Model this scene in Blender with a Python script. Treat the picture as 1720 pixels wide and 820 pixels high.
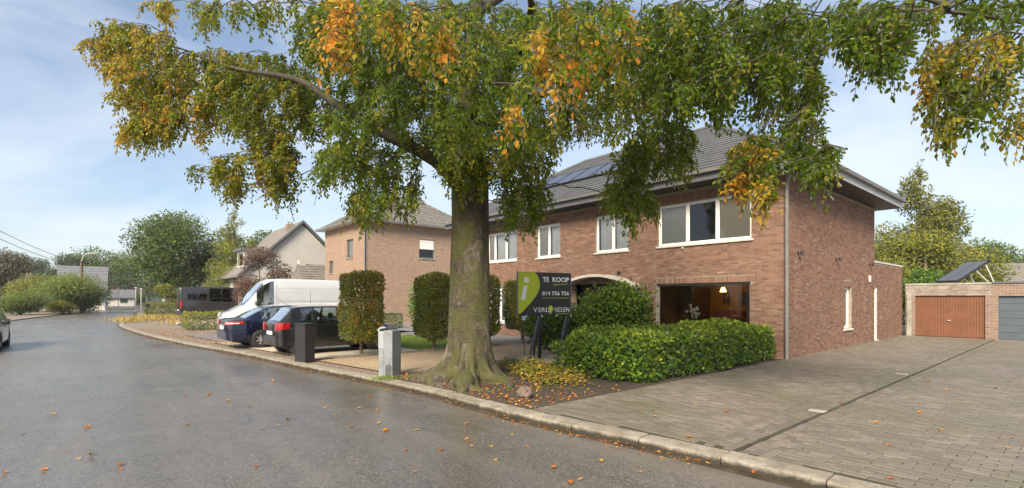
import bpy, bmesh, math, random
import numpy as np
from mathutils import Vector, Matrix

for o in list(bpy.data.objects):
    bpy.data.objects.remove(o)
scene = bpy.context.scene
COL = scene.collection
R = math.radians
rng = np.random.default_rng(7)
random.seed(7)

# ------------------------------------------------------------------ camera
# world frame: corner of the brick house at the origin, its street front along -x (y=0), its gable side along +y (x=0)
F_PX, CX, HY, CAM_H = 836.0, 860.0, 502.0, 1.72
YAW = R(49.27)
CAM = np.array([5.63, -15.07, CAM_H])
cam = bpy.data.cameras.new('camera')
cam.sensor_width = 36.0
cam.lens = 36.0 * F_PX / 1720.0
cam.shift_y = (HY - 410.0) / 1720.0
cam.clip_start = 0.05
cam.clip_end = 2000.0
camo = bpy.data.objects.new('camera', cam)
camo.location = CAM
camo.rotation_euler = (R(90), 0, YAW)
COL.objects.link(camo)
scene.camera = camo
_w = np.array([-math.sin(YAW), math.cos(YAW), 0.0])
_r = np.array([math.cos(YAW), math.sin(YAW), 0.0])

def ray(px, py):
    return _w + _r * (px - CX) / F_PX + np.array([0, 0, 1.0]) * (HY - py) / F_PX
def at_depth(px, py, Z):
    return CAM + ray(px, py) * Z
def gp(px, py, z=0.0):
    d = ray(px, py)
    return CAM + d * ((z - CAM[2]) / d[2])
def on_y(px, py, Y):
    d = ray(px, py)
    return CAM + d * ((Y - CAM[1]) / d[1])
def on_x(px, py, X):
    d = ray(px, py)
    return CAM + d * ((X - CAM[0]) / d[0])

# ------------------------------------------------------------------ sky and sun
SUN_EL, SUN_AZ = R(38), R(150)      # azimuth measured clockwise from +y
world = bpy.data.worlds.new('World')
scene.world = world
world.use_nodes = True
nt = world.node_tree
nt.nodes.clear()
def N(t, typ, **kw):
    n = t.nodes.new(typ)
    for k, v in kw.items():
        setattr(n, k, v)
    return n
sky = N(nt, 'ShaderNodeTexSky', sky_type='NISHITA', sun_disc=False)
sky.sun_elevation = SUN_EL
sky.sun_rotation = SUN_AZ
sky.air_density = 1.0; sky.dust_density = 1.6; sky.ozone_density = 1.2
tc = N(nt, 'ShaderNodeTexCoord')
mp = N(nt, 'ShaderNodeMapping'); mp.inputs['Scale'].default_value = (1.0, 1.0, 2.6)
nz = N(nt, 'ShaderNodeTexNoise'); nz.inputs['Scale'].default_value = 1.9; nz.inputs['Detail'].default_value = 6; nz.inputs['Roughness'].default_value = 0.55
nz.inputs['Distortion'].default_value = 0.4
cr = N(nt, 'ShaderNodeValToRGB')
cr.color_ramp.elements[0].position = 0.40; cr.color_ramp.elements[0].color = (.10, .10, .10, 1)
cr.color_ramp.elements[1].position = 0.68; cr.color_ramp.elements[1].color = (.78, .78, .78, 1)
mx = N(nt, 'ShaderNodeMixRGB'); mx.inputs['Color2'].default_value = (5.2, 5.6, 6.1, 1)
bg = N(nt, 'ShaderNodeBackground'); bg.inputs['Strength'].default_value = 0.095
wo = N(nt, 'ShaderNodeOutputWorld')
L = nt.links.new
L(tc.outputs['Generated'], mp.inputs['Vector']); L(mp.outputs[0], nz.inputs['Vector']); L(nz.outputs['Fac'], cr.inputs[0])
L(cr.outputs[0], mx.inputs['Fac']); L(sky.outputs[0], mx.inputs['Color1']); L(mx.outputs[0], bg.inputs['Color']); L(bg.outputs[0], wo.inputs[0])
sl = bpy.data.lights.new('sun', 'SUN'); sl.energy = 4.5; sl.angle = R(24); sl.color = (1.0, .87, .68)
so = bpy.data.objects.new('sun', sl); COL.objects.link(so)
sd = Vector((math.sin(SUN_AZ) * math.cos(SUN_EL), math.cos(SUN_AZ) * math.cos(SUN_EL), math.sin(SUN_EL)))
so.rotation_euler = sd.to_track_quat('Z', 'Y').to_euler()
so.location = sd * 60
vs = scene.view_settings
vs.view_transform = 'Standard'; vs.look = 'None'; vs.exposure = 0.97; vs.gamma = 1.0; vs.use_curve_mapping = False
scene.cycles.max_bounces = 8; scene.cycles.transparent_max_bounces = 12
scene.cycles.use_denoising = True

# ------------------------------------------------------------------ helpers
def tag(o, label=None, cat=None, group=None, kind=None):
    if label: o['label'] = label
    if cat: o['category'] = cat
    if group: o['group'] = group
    if kind: o['kind'] = kind
    return o
def empty(name, loc=(0, 0, 0), rz=0.0, parent=None):
    o = bpy.data.objects.new(name, None)
    o.empty_display_size = .2
    o.location = loc; o.rotation_euler = (0, 0, rz); o.parent = parent
    COL.objects.link(o); return o
def link(name, me, parent=None):
    o = bpy.data.objects.new(name, me); o.parent = parent; COL.objects.link(o); return o

class MB:
    """collects shapes, builds them as one mesh object"""
    def __init__(s): s.v = []; s.f = []
    def add(s, v, f):
        n = len(s.v); s.v += [tuple(map(float, q)) for q in v]; s.f += [tuple(i + n for i in q) for q in f]; return s
    def box(s, a, b, bev=0.0):
        x0, y0, z0 = [min(p, q) for p, q in zip(a, b)]; x1, y1, z1 = [max(p, q) for p, q in zip(a, b)]
        if bev <= 0:
            return s.add([(x0,y0,z0),(x1,y0,z0),(x1,y1,z0),(x0,y1,z0),(x0,y0,z1),(x1,y0,z1),(x1,y1,z1),(x0,y1,z1)],
                  [(0,3,2,1),(4,5,6,7),(0,1,5,4),(1,2,6,5),(2,3,7,6),(3,0,4,7)])
        bm = bmesh.new(); bmesh.ops.create_cube(bm, size=1)
        for q in bm.verts: q.co = Vector(((x0+x1)/2 + q.co.x*(x1-x0), (y0+y1)/2 + q.co.y*(y1-y0), (z0+z1)/2 + q.co.z*(z1-z0)))
        bmesh.ops.bevel(bm, geom=bm.edges[:], offset=bev, segments=2, affect='EDGES', profile=.5)
        return s.bm(bm)
    def bm(s, bm, M=None):
        bm.verts.index_update()
        s.add([(M @ q.co if M else q.co) for q in bm.verts], [[q.index for q in f.verts] for f in bm.faces]); bm.free(); return s
    def quad(s, *p): return s.add(p, [tuple(range(len(p)))])
    def tube(s, pts, rad, n=8, caps=True):
        pts = [Vector(p) for p in pts]; m = len(pts)
        if not hasattr(rad, '__len__'): rad = [rad] * m
        ref = Vector((0, 0, 1)); V = []; Fc = []
        d0 = (pts[1] - pts[0]).normalized()
        if abs(d0.z) > .9: ref = Vector((1, 0, 0))
        a = d0.cross(ref).normalized()
        for i in range(m):
            d = (pts[min(i+1, m-1)] - pts[max(i-1, 0)]).normalized()
            a = (a - d * a.dot(d))
            a = a.normalized() if a.length > 1e-6 else d.orthogonal().normalized()
            b = d.cross(a)
            for k in range(n):
                t = 2 * math.pi * k / n
                V.append(pts[i] + (a * math.cos(t) + b * math.sin(t)) * rad[i])
        for i in range(m - 1):
            for k in range(n):
                k2 = (k + 1) % n
                Fc.append((i*n+k, i*n+k2, (i+1)*n+k2, (i+1)*n+k))
        if caps:
            Fc.append(tuple(range(n - 1, -1, -1))); Fc.append(tuple((m-1)*n + k for k in range(n)))
        return s.add(V, Fc)
    def lathe(s, prof, n=24, axis='z', c=(0, 0, 0)):
        V = []; Fc = []; m = len(prof)
        for k in range(n):
            t = 2 * math.pi * k / n
            for r, h in prof:
                p = (r*math.cos(t), r*math.sin(t), h)
                if axis == 'y': p = (r*math.cos(t), h, r*math.sin(t))
                if axis == 'x': p = (h, r*math.cos(t), r*math.sin(t))
                V.append((p[0]+c[0], p[1]+c[1], p[2]+c[2]))
        for k in range(n):
            k2 = (k + 1) % n
            for i in range(m - 1):
                Fc.append((k*m+i, k2*m+i, k2*m+i+1, k*m+i+1))
        return s.add(V, Fc)
    def prism(s, poly, y0, y1, axis='y'):
        """extrude a 2D polygon; axis y: poly in (x,z); axis z: poly in (x,y); axis x: poly in (y,z)"""
        n = len(poly)
        def P(a, b, h): return {'y': (a, h, b), 'z': (a, b, h), 'x': (h, a, b)}[axis]
        V = [P(a, b, y0) for a, b in poly] + [P(a, b, y1) for a, b in poly]
        Fc = [tuple(range(n)), tuple(range(2*n-1, n-1, -1))] + [(i, i+n, (i+1) % n + n, (i+1) % n) for i in range(n)]
        return s.add(V, Fc)
    def mesh(s, name, mat, smooth=None, fix=True):
        me = bpy.data.meshes.new(name); me.from_pydata(s.v, [], s.f)
        if fix:
            bm = bmesh.new(); bm.from_mesh(me); bmesh.ops.recalc_face_normals(bm, faces=bm.faces[:]); bm.to_mesh(me); bm.free()
        if mat: me.materials.append(mat)
        if smooth is not None: shade(me, smooth)
        me.update(); return me
    def build(s, name, mat, parent=None, smooth=None, fix=True):
        return link(name, s.mesh(name, mat, smooth, fix), parent)
def shade(me, ang):
    me.polygons.foreach_set('use_smooth', [True] * len(me.polygons))
    if ang < 180:
        bm = bmesh.new(); bm.from_mesh(me)
        for e in bm.edges:
            if len(e.link_faces) == 2 and e.calc_face_angle(0) > R(ang): e.smooth = False
        bm.to_mesh(me); bm.free()
def np_mesh(name, V, faces_n, mat, attrs=None, smooth=False):
    """V (n,3); faces_n (m,k) same size polygons"""
    me = bpy.data.meshes.new(name)
    V = np.ascontiguousarray(V, dtype=np.float32); Fi = np.ascontiguousarray(faces_n, dtype=np.int32)
    m, k = Fi.shape
    me.vertices.add(len(V)); me.vertices.foreach_set('co', V.ravel())
    me.loops.add(m * k); me.loops.foreach_set('vertex_index', Fi.ravel())
    me.polygons.add(m); me.polygons.foreach_set('loop_start', np.arange(0, m * k, k, dtype=np.int32))
    if attrs:
        for an, arr in attrs.items():
            a = me.attributes.new(an, 'FLOAT', 'POINT'); a.data.foreach_set('value', np.ascontiguousarray(arr, dtype=np.float32))
    me.update(calc_edges=True); me.validate()
    me.polygons.foreach_set('use_smooth', [bool(smooth)] * m)
    if mat: me.materials.append(mat)
    return me

# ------------------------------------------------------------------ materials
MATS = {}
def base_mat(name):
    m = bpy.data.materials.new(name); m.use_nodes = True; t = m.node_tree
    b = t.nodes['Principled BSDF']; MATS[name] = m
    return m, t, b
def noise(t, scale, detail=4, rough=.55, vec=None, dist=0.0):
    n = N(t, 'ShaderNodeTexNoise'); n.inputs['Scale'].default_value = scale; n.inputs['Detail'].default_value = detail
    n.inputs['Roughness'].default_value = rough; n.inputs['Distortion'].default_value = dist
    if vec is not None: t.links.new(vec, n.inputs['Vector'])
    return n.outputs['Fac']
def ramp(t, fac, stops):
    r = N(t, 'ShaderNodeValToRGB'); e = r.color_ramp.elements
    while len(e) < len(stops): e.new(.5)
    for el, (p, c) in zip(e, stops):
        el.position = p; el.color = (*c, 1) if len(c) == 3 else c
    t.links.new(fac, r.inputs[0]); return r.outputs[0]
def g3(v): return (v, v, v)
def mixc(t, fac, a, b, mode='MIX'):
    n = N(t, 'ShaderNodeMixRGB', blend_type=mode)
    for sock, val in ((n.inputs['Fac'], fac), (n.inputs['Color1'], a), (n.inputs['Color2'], b)):
        if hasattr(val, 'is_linked') or isinstance(val, bpy.types.NodeSocket): t.links.new(val, sock)
        elif isinstance(val, (int, float)): sock.default_value = val
        else: sock.default_value = (*val, 1)
    return n.outputs[0]
def math_n(t, op, a, b=None):
    n = N(t, 'ShaderNodeMath', operation=op)
    for i, val in enumerate((a, b)):
        if val is None: continue
        if isinstance(val, bpy.types.NodeSocket): t.links.new(val, n.inputs[i])
        else: n.inputs[i].default_value = val
    return n.outputs[0]
def bump(t, b, h, strength=.3, dist=.02):
    n = N(t, 'ShaderNodeBump'); n.inputs['Strength'].default_value = strength; n.inputs['Distance'].default_value = dist
    t.links.new(h, n.inputs['Height']); t.links.new(n.outputs[0], b.inputs['Normal'])
def objc(t): return N(t, 'ShaderNodeTexCoord').outputs['Object']
def geopos(t): return N(t, 'ShaderNodeNewGeometry').outputs['Position']
def mat(name, c, rough=.6, var=.25, scale=6.0, metal=0.0, bmp=0.0, bscale=40.0, spec=.5, dirt=None, coat=0.0):
    """plain surface with uneven tone, fine relief and optional dirt colour"""
    m, t, b = base_mat(name)
    p = geopos(t)
    c = np.array(c)
    col = ramp(t, noise(t, scale, 5, .6, p), [(.3, tuple(c * (1 - var))), (.7, tuple(np.minimum(c * (1 + var), 1)))])
    if dirt is not None:
        col = mixc(t, ramp(t, noise(t, scale * .35, 6, .65, p), [(.45, g3(0)), (.7, g3(.8))]), col, dirt)
    t.links.new(col, b.inputs['Base Color'])
    b.inputs['Roughness'].default_value = rough; b.inputs['Metallic'].default_value = metal
    b.inputs['Specular IOR Level'].default_value = spec
    if coat: b.inputs['Coat Weight'].default_value = coat; b.inputs['Coat Roughness'].default_value = .04
    if bmp: bump(t, b, noise(t, bscale, 4, .6, p), bmp)
    return m

def island_rand(t):
    """one random value for each loose piece, whether joined or an object of its own"""
    a = N(t, 'ShaderNodeNewGeometry').outputs['Random Per Island']; o = N(t, 'ShaderNodeObjectInfo').outputs['Random']
    return math_n(t, 'FRACT', math_n(t, 'ADD', a, o))

# bricks laid piece by piece on the main house
m, t, b = base_mat('brick')
rv = island_rand(t); p = geopos(t)
c1 = ramp(t, rv, [(0, (.105, .059, .043)), (.25, (.175, .089, .060)), (.5, (.222, .117, .079)), (.75, (.262, .147, .101)), (.92, (.215, .133, .10)), (1, (.33, .23, .175))])
c1 = mixc(t, ramp(t, noise(t, 28, 5, .7, p), [(.35, g3(0)), (.75, g3(.55))]), c1, (.26, .165, .125))
c1 = mixc(t, ramp(t, noise(t, .7, 4, .6, p), [(.35, g3(0)), (.75, g3(.45))]), c1, (.19, .108, .072))
mpb = N(t, 'ShaderNodeMapping'); mpb.inputs['Scale'].default_value = (2.2, 2.2, .22); t.links.new(p, mpb.inputs[0])
c1 = mixc(t, ramp(t, noise(t, 1.5, 6, .65, mpb.outputs[0]), [(.5, g3(0)), (.72, g3(.38))]), c1, (.13, .085, .065))
t.links.new(c1, b.inputs['Base Color']); b.inputs['Roughness'].default_value = .88; b.inputs['Specular IOR Level'].default_value = .25
bump(t, b, noise(t, 90, 4, .7, p), .35, .01)
BRICK = m
MORTAR = mat('mortar', (.27, .23, .19), .95, .2, 5, bmp=.2, bscale=120)

def brick_tex(name, cols, mort, bw=.22, bh=.066, ms=.010, weather=None):
    m, t, b = base_mat(name)
    o = objc(t); s = N(t, 'ShaderNodeSeparateXYZ'); t.links.new(o, s.inputs[0])
    cb = N(t, 'ShaderNodeCombineXYZ'); t.links.new(math_n(t, 'ADD', s.outputs[0], s.outputs[1]), cb.inputs[0]); t.links.new(s.outputs[2], cb.inputs[1])
    br = N(t, 'ShaderNodeTexBrick'); t.links.new(cb.outputs[0], br.inputs['Vector'])
    br.inputs['Scale'].default_value = 1.0; br.inputs['Brick Width'].default_value = bw; br.inputs['Row Height'].default_value = bh
    br.inputs['Mortar Size'].default_value = ms; br.inputs['Mortar Smooth'].default_value = .2; br.inputs['Bias'].default_value = 0
    br.inputs['Color1'].default_value = (0, 0, 0, 1); br.inputs['Color2'].default_value = (1, 1, 1, 1); br.inputs['Mortar'].default_value = (.5, .5, .5, 1)
    c = ramp(t, br.outputs['Color'], [(i / (len(cols) - 1), k) for i, k in enumerate(cols)])
    c = mixc(t, ramp(t, noise(t, 30, 4, .7, o), [(.4, g3(0)), (.8, g3(.4))]), c, tuple(np.array(cols[-1]) * .8))
    c = mixc(t, br.outputs['Fac'], c, mort)
    if weather: c = mixc(t, ramp(t, noise(t, 1.3, 6, .7, o), [(.48, g3(0)), (.72, g3(.7))]), c, weather)
    t.links.new(c, b.inputs['Base Color']); b.inputs['Roughness'].default_value = .9; b.inputs['Specular IOR Level'].default_value = .25
    bump(t, b, math_n(t, 'SUBTRACT', noise(t, 80, 3, .6, o), math_n(t, 'MULTIPLY', br.outputs['Fac'], 1.5)), .5, .012)
    return m
TAN_BRICK = brick_tex('tan_brick', [(.20, .118, .078), (.29, .18, .121), (.335, .217, .15), (.265, .16, .109), (.38, .27, .20)], (.31, .265, .21))
GAR_BRICK = brick_tex('garage_brick', [(.14, .085, .065), (.215, .135, .105), (.26, .18, .14), (.20, .13, .10)], (.30, .26, .22))
GAR_PALE = brick_tex('garage_lintel_brick', [(.20, .15, .12), (.30, .24, .20), (.34, .29, .25), (.24, .17, .14)], (.36, .32, .28), weather=(.12, .10, .08))

# paving
m, t, b = base_mat('paver')
rv = island_rand(t); p = geopos(t)
c = ramp(t, rv, [(0, (.118, .099, .08)), (.5, (.152, .13, .105)), (.85, (.178, .153, .125)), (1, (.215, .186, .15))])
c = mixc(t, ramp(t, noise(t, .45, 5, .6, p), [(.42, g3(0)), (.66, g3(.7))]), c, (.10, .097, .055))
c = mixc(t, ramp(t, noise(t, 60, 3, .7, p), [(.4, g3(0)), (.8, g3(.4))]), c, (.23, .21, .18))
t.links.new(c, b.inputs['Base Color'])
rr = ramp(t, noise(t, .6, 4, .6, p), [(.35, g3(.42)), (.7, g3(.75))]); t.links.new(rr, b.inputs['Roughness'])
bump(t, b, noise(t, 110, 4, .7, p), .35, .008)
PAVER = m
JOINT = mat('paving_joint', (.045, .041, .028), .95, .35, 3, bmp=.4, bscale=90, dirt=(.06, .075, .03))

# wet asphalt: damp patches change gloss and tone
m, t, b = base_mat('asphalt')
p = geopos(t)
vo = N(t, 'ShaderNodeTexVoronoi'); vo.inputs['Scale'].default_value = 80; t.links.new(p, vo.inputs['Vector'])
grain = ramp(t, vo.outputs['Color'], [(.2, (.055, .049, .041)), (.6, (.112, .101, .086)), (.95, (.26, .235, .20))])
damp = ramp(t, noise(t, .33, 6, .62, p, .6), [(.38, g3(0)), (.62, g3(1))])
c = mixc(t, math_n(t, 'MULTIPLY', damp, .45), grain, (.06, .054, .046))
c = mixc(t, ramp(t, noise(t, 2.2, 5, .6, p), [(.45, g3(0)), (.75, g3(.3))]), c, (.17, .157, .135))
mpa = N(t, 'ShaderNodeMapping'); mpa.inputs['Scale'].default_value = (.12, 1.3, 1); t.links.new(p, mpa.inputs[0])
c = mixc(t, ramp(t, noise(t, 1.0, 5, .6, mpa.outputs[0]), [(.45, g3(0)), (.7, g3(.35))]), c, (.20, .185, .16))     # wear along the wheel lines
ve = N(t, 'ShaderNodeTexVoronoi', feature='DISTANCE_TO_EDGE'); ve.inputs['Scale'].default_value = .35
nv = N(t, 'ShaderNodeVectorMath', operation='ADD'); t.links.new(p, nv.inputs[0]); nn_ = N(t, 'ShaderNodeTexNoise'); nn_.inputs['Scale'].default_value = 1.6; nn_.inputs['Detail'].default_value = 6; t.links.new(p, nn_.inputs['Vector']); t.links.new(nn_.outputs['Color'], nv.inputs[1]); t.links.new(nv.outputs[0], ve.inputs['Vector'])
crk = math_n(t, 'MULTIPLY', ramp(t, ve.outputs['Distance'], [(0, g3(1)), (.006, g3(0))]), ramp(t, noise(t, .5, 3, .5, p), [(.52, g3(0)), (.6, g3(.8))]))
c = mixc(t, crk, c, (.03, .028, .025))
t.links.new(c, b.inputs['Base Color'])
t.links.new(ramp(t, damp, [(0, g3(.42)), (1, g3(.22))]), b.inputs['Roughness'])
b.inputs['Specular IOR Level'].default_value = .6
hh = math_n(t, 'ADD', vo.outputs['Distance'], math_n(t, 'MULTIPLY', noise(t, 260, 2, .6, p), .6))
bump(t, b, hh, .22, .005)
ASPHALT = m
DRIVE_ASPHALT = mat('drive_asphalt', (.16, .16, .165), .75, .2, 2, bmp=.3, bscale=160)

m, t, b = base_mat('kerb_concrete')
p = geopos(t); s = N(t, 'ShaderNodeSeparateXYZ'); t.links.new(p, s.inputs[0])
c = ramp(t, noise(t, 5, 6, .7, p), [(.25, (.14, .12, .095)), (.5, (.25, .222, .18)), (.75, (.37, .335, .28))])
c = mixc(t, ramp(t, noise(t, 45, 4, .8, p), [(.55, g3(0)), (.68, g3(.8))]), c, (.10, .088, .07))
c = mixc(t, ramp(t, noise(t, 1.6, 5, .7, p), [(.45, g3(0)), (.68, g3(.7))]), c, (.12, .105, .07))
low = math_n(t, 'ADD', math_n(t, 'MULTIPLY', s.outputs[2], 8.0), math_n(t, 'MULTIPLY', noise(t, 7, 5, .7, p), .9))      # 0..1 from the water line to the top edge
c = mixc(t, ramp(t, low, [(.02, g3(.95)), (.40, g3(0))]), c, (.020, .016, .008))      # algae and mud at the water line
t.links.new(c, b.inputs['Base Color']); b.inputs['Roughness'].default_value = .8
bump(t, b, noise(t, 70, 5, .7, p), .5, .012)
KERB = m

def gravel_mat(name, c0, c1, c2, scale=55, litter=None, damp=None):
    m, t, b = base_mat(name); p = geopos(t)
    vo = N(t, 'ShaderNodeTexVoronoi'); vo.inputs['Scale'].default_value = scale; t.links.new(p, vo.inputs['Vector'])
    c = ramp(t, vo.outputs['Color'], [(.15, c0), (.5, c1), (.85, c2)])
    if damp: c = mixc(t, ramp(t, noise(t, .8, 5, .6, p), [(.4, g3(0)), (.7, g3(.7))]), c, damp)
    if litter:
        v2 = N(t, 'ShaderNodeTexVoronoi'); v2.inputs['Scale'].default_value = 16; t.links.new(p, v2.inputs['Vector'])
        msk = math_n(t, 'MULTIPLY', ramp(t, noise(t, 1.1, 5, .65, p), [(.46, g3(0)), (.56, g3(1))]), ramp(t, v2.outputs['Distance'], [(.2, g3(1)), (.45, g3(0))]))
        c = mixc(t, msk, c, litter)
    t.links.new(c, b.inputs['Base Color']); b.inputs['Roughness'].default_value = .92
    bump(t, b, vo.outputs['Distance'], .6, .02)
    return m
GRAVEL = gravel_mat('tan_gravel', (.23, .165, .10), (.36, .265, .165), (.46, .36, .245), 60, damp=(.25, .185, .12))
VERGE = gravel_mat('leafy_verge', (.11, .10, .085), (.17, .155, .13), (.25, .225, .19), 40, litter=(.36, .17, .06))
SOIL = gravel_mat('soil', (.035, .026, .018), (.06, .045, .032), (.095, .075, .055), 45, damp=(.04, .03, .022))
SLAB = mat('concrete_slab', (.50, .43, .33), .85, .16, 1.4, bmp=.25, bscale=60, dirt=(.29, .24, .18))
GROUND = mat('ground', (.10, .10, .055), .95, .4, .5, bmp=.5, bscale=8, dirt=(.16, .13, .08))
LAWN = mat('lawn_soil', (.10, .16, .035), .95, .3, 8, bmp=.5, bscale=60)
EDGE = mat('edging_concrete', (.24, .205, .16), .9, .25, 5, bmp=.35, bscale=70, dirt=(.12, .10, .07))

# foliage
def leaf_mat(name, stops, rnd=.45, trans=.45, gloss=.5, attr=True, ior=1.14):
    m = bpy.data.materials.new(name); m.use_nodes = True; t = m.node_tree; t.nodes.clear(); MATS[name] = m
    rv = N(t, 'ShaderNodeNewGeometry').outputs['Random Per Island']
    if attr:
        a = N(t, 'ShaderNodeAttribute'); a.attribute_name = 'tone'; tone = a.outputs['Fac']
    else:
        tone = rv
    col = ramp(t, tone, stops)
    hs = N(t, 'ShaderNodeHueSaturation'); t.links.new(col, hs.inputs['Color'])
    mr = N(t, 'ShaderNodeMapRange'); mr.inputs['To Min'].default_value = 1 - rnd; mr.inputs['To Max'].default_value = 1 + rnd; t.links.new(rv, mr.inputs['Value'])
    t.links.new(mr.outputs[0], hs.inputs['Value']); c = hs.outputs[0]
    d = N(t, 'ShaderNodeBsdfDiffuse'); tr = N(t, 'ShaderNodeBsdfTranslucent'); gl = N(t, 'ShaderNodeBsdfGlossy'); gl.inputs['Roughness'].default_value = gloss
    t.links.new(c, d.inputs[0]); t.links.new(mixc(t, .35, c, (.55, .6, .08), 'MIX') if not name.startswith('dark') else c, tr.inputs[0]); gl.inputs[0].default_value = (.8, .85, .9, 1)
    m1 = N(t, 'ShaderNodeMixShader'); m1.inputs[0].default_value = trans; t.links.new(d.outputs[0], m1.inputs[1]); t.links.new(tr.outputs[0], m1.inputs[2])
    m2 = N(t, 'ShaderNodeMixShader'); fr = N(t, 'ShaderNodeFresnel'); fr.inputs[0].default_value = ior
    t.links.new(fr.outputs[0], m2.inputs[0]); t.links.new(m1.outputs[0], m2.inputs[1]); t.links.new(gl.outputs[0], m2.inputs[2])
    o = N(t, 'ShaderNodeOutputMaterial'); t.links.new(m2.outputs[0], o.inputs[0])
    return m
BEECH = leaf_mat('beech_leaf', [(0, (.048, .10, .007)), (.18, (.10, .16, .013)), (.42, (.28, .24, .030)), (.62, (.42, .255, .036)), (.8, (.56, .26, .032)), (1, (.52, .17, .028))], .5, .6, ior=1.07)
LAUREL = leaf_mat('laurel_leaf', [(0, (.035, .075, .012)), (.5, (.085, .155, .02)), (.8, (.16, .24, .028)), (1, (.28, .33, .04))], .35, .3, .4)
TOPI = leaf_mat('hornbeam_leaf', [(0, (.07, .10, .015)), (.5, (.15, .17, .024)), (.8, (.28, .22, .032)), (1, (.40, .20, .035))], .4, .4)
GREENB = leaf_mat('green_leaf', [(0, (.03, .07, .015)), (.6, (.07, .145, .025)), (1, (.16, .26, .04))], .4, .35)
DARKG = leaf_mat('far_dark_leaf', [(0, (.04, .065, .018)), (.6, (.085, .13, .03)), (1, (.18, .22, .05))], .4, .3)
OLIVE = leaf_mat('far_olive_leaf', [(0, (.07, .085, .022)), (.6, (.15, .16, .04)), (1, (.27, .25, .07))], .35, .35)
YELLG = leaf_mat('far_yellow_leaf', [(0, (.08, .10, .02)), (.6, (.19, .20, .035)), (1, (.33, .30, .06))], .35, .35)
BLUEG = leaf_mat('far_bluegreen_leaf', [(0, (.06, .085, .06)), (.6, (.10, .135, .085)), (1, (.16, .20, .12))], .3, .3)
REDL = leaf_mat('red_leaf', [(0, (.045, .025, .028)), (.6, (.11, .06, .055)), (1, (.24, .15, .125))], .4, .25)
BROWNL = leaf_mat('far_brown_leaf', [(0, (.045, .04, .03)), (.6, (.09, .08, .055)), (1, (.15, .13, .09))], .35, .25)
COVER = leaf_mat('ground_cover_leaf', [(0, (.11, .15, .02)), (.4, (.26, .22, .03)), (.7, (.42, .25, .045)), (1, (.36, .13, .035))], .4, .3)
STRAW = leaf_mat('dry_grass_blade', [(0, (.25, .18, .05)), (.5, (.42, .28, .075)), (1, (.55, .40, .13))], .35, .3)
GRASS = leaf_mat('grass_blade', [(0, (.08, .14, .02)), (.6, (.17, .26, .03)), (1, (.26, .34, .05))], .3, .35)
LITTER = leaf_mat('fallen_leaf', [(0, (.40, .24, .06)), (.4, (.50, .20, .04)), (.7, (.36, .11, .03)), (1, (.22, .10, .04))], .35, .2, attr=True, ior=1.02)

m, t, b = base_mat('beech_bark')
p = objc(t); mpn = N(t, 'ShaderNodeMapping'); mpn.inputs['Scale'].default_value = (1, 1, .55); t.links.new(p, mpn.inputs[0])
nb = noise(t, 4.5, 8, .72, mpn.outputs[0], 1.2)
c = ramp(t, nb, [(.33, (.028, .022, .015)), (.5, (.08, .065, .046)), (.70, (.245, .21, .165))])
c = mixc(t, ramp(t, noise(t, 1.7, 6, .65, p, .8), [(.42, g3(0)), (.57, g3(.9))]), c, (.082, .085, .018))       # moss
c = mixc(t, ramp(t, noise(t, 14, 5, .7, p), [(.55, g3(0)), (.7, g3(.6))]), c, (.075, .06, .045))
t.links.new(c, b.inputs['Base Color']); b.inputs['Roughness'].default_value = .8
mpr = N(t, 'ShaderNodeMapping'); mpr.inputs['Scale'].default_value = (2.2, 2.2, 4); t.links.new(p, mpr.inputs[0])
bump(t, b, math_n(t, 'ADD', noise(t, 5, 6, .7, mpr.outputs[0]), math_n(t, 'MULTIPLY', noise(t, 22, 5, .7, p), .8)), .9, .06)
BARK = m
LIMB = mat('dark_limb_bark', (.05, .042, .03), .85, .35, 6, bmp=.5, bscale=30, dirt=(.06, .06, .02))
STEM = mat('grey_brown_stem', (.15, .115, .08), .85, .35, 14, bmp=.5, bscale=50)

# building bits
WHITE = mat('white_frame', (.74, .73, .70), .4, .05, 5)
STONE = mat('sill_stone', (.56, .53, .47), .75, .15, 12, bmp=.15, bscale=90, dirt=(.40, .37, .32))
ZINC = mat('zinc_gutter', (.20, .20, .195), .5, .15, 4, metal=.3)
GREYPIPE = mat('downpipe', (.20, .19, .18), .55, .12, 4)
FASCIA = mat('anthracite_fascia', (.10, .105, .11), .45, .1, 3)
FASCIA_PALE = mat('pale_fascia', (.42, .43, .44), .5, .08, 3)
SOFFIT = mat('dark_soffit', (.045, .043, .042), .6, .15, 4)
TILE = mat('slate_tile', (.105, .107, .112), .42, .2, 3, bmp=.12, bscale=40, spec=.45)
TILE_OLD = mat('old_tile', (.17, .155, .14), .7, .3, 5, bmp=.3, bscale=40, dirt=(.11, .11, .08))
TILE_RED = mat('red_roof', (.30, .15, .11), .8, .2, 3, bmp=.2)
RENDERW = mat('grey_render', (.42, .41, .375), .9, .06, .8, bmp=.1, bscale=80)
PALEWALL = mat('pale_wall', (.62, .60, .56), .85, .08, .8)
BLACKM = mat('black_metal', (.018, .018, .019), .4, .2, 10)
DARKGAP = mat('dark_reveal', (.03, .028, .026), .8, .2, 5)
DOORBROWN = mat('brown_garage_steel', (.165, .068, .034), .5, .13, 2.5, bmp=.04)
DOORGREY = mat('blue_grey_garage', (.075, .095, .12), .5, .1, 2, bmp=.05)
WOODDOOR = mat('wood_door', (.10, .05, .025), .5, .3, 6)
BLIND = mat('grey_screen', (.46, .43, .385), .85, .06, 30)
CURTAIN = mat('white_curtain', (.78, .79, .80), .9, .1, 3)
INTER = mat('room_wall', (.16, .14, .12), .9, .2, 1)
INTER_OR = mat('lamplit_ochre_wall', (.38, .19, .045), .85, .2, 1.2)  # ochre base colour also stands in for warm lamplight on the room walls
PV = mat('solar_glass', (.045, .047, .052), .22, .2, 2, spec=.6, coat=.3)
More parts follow.
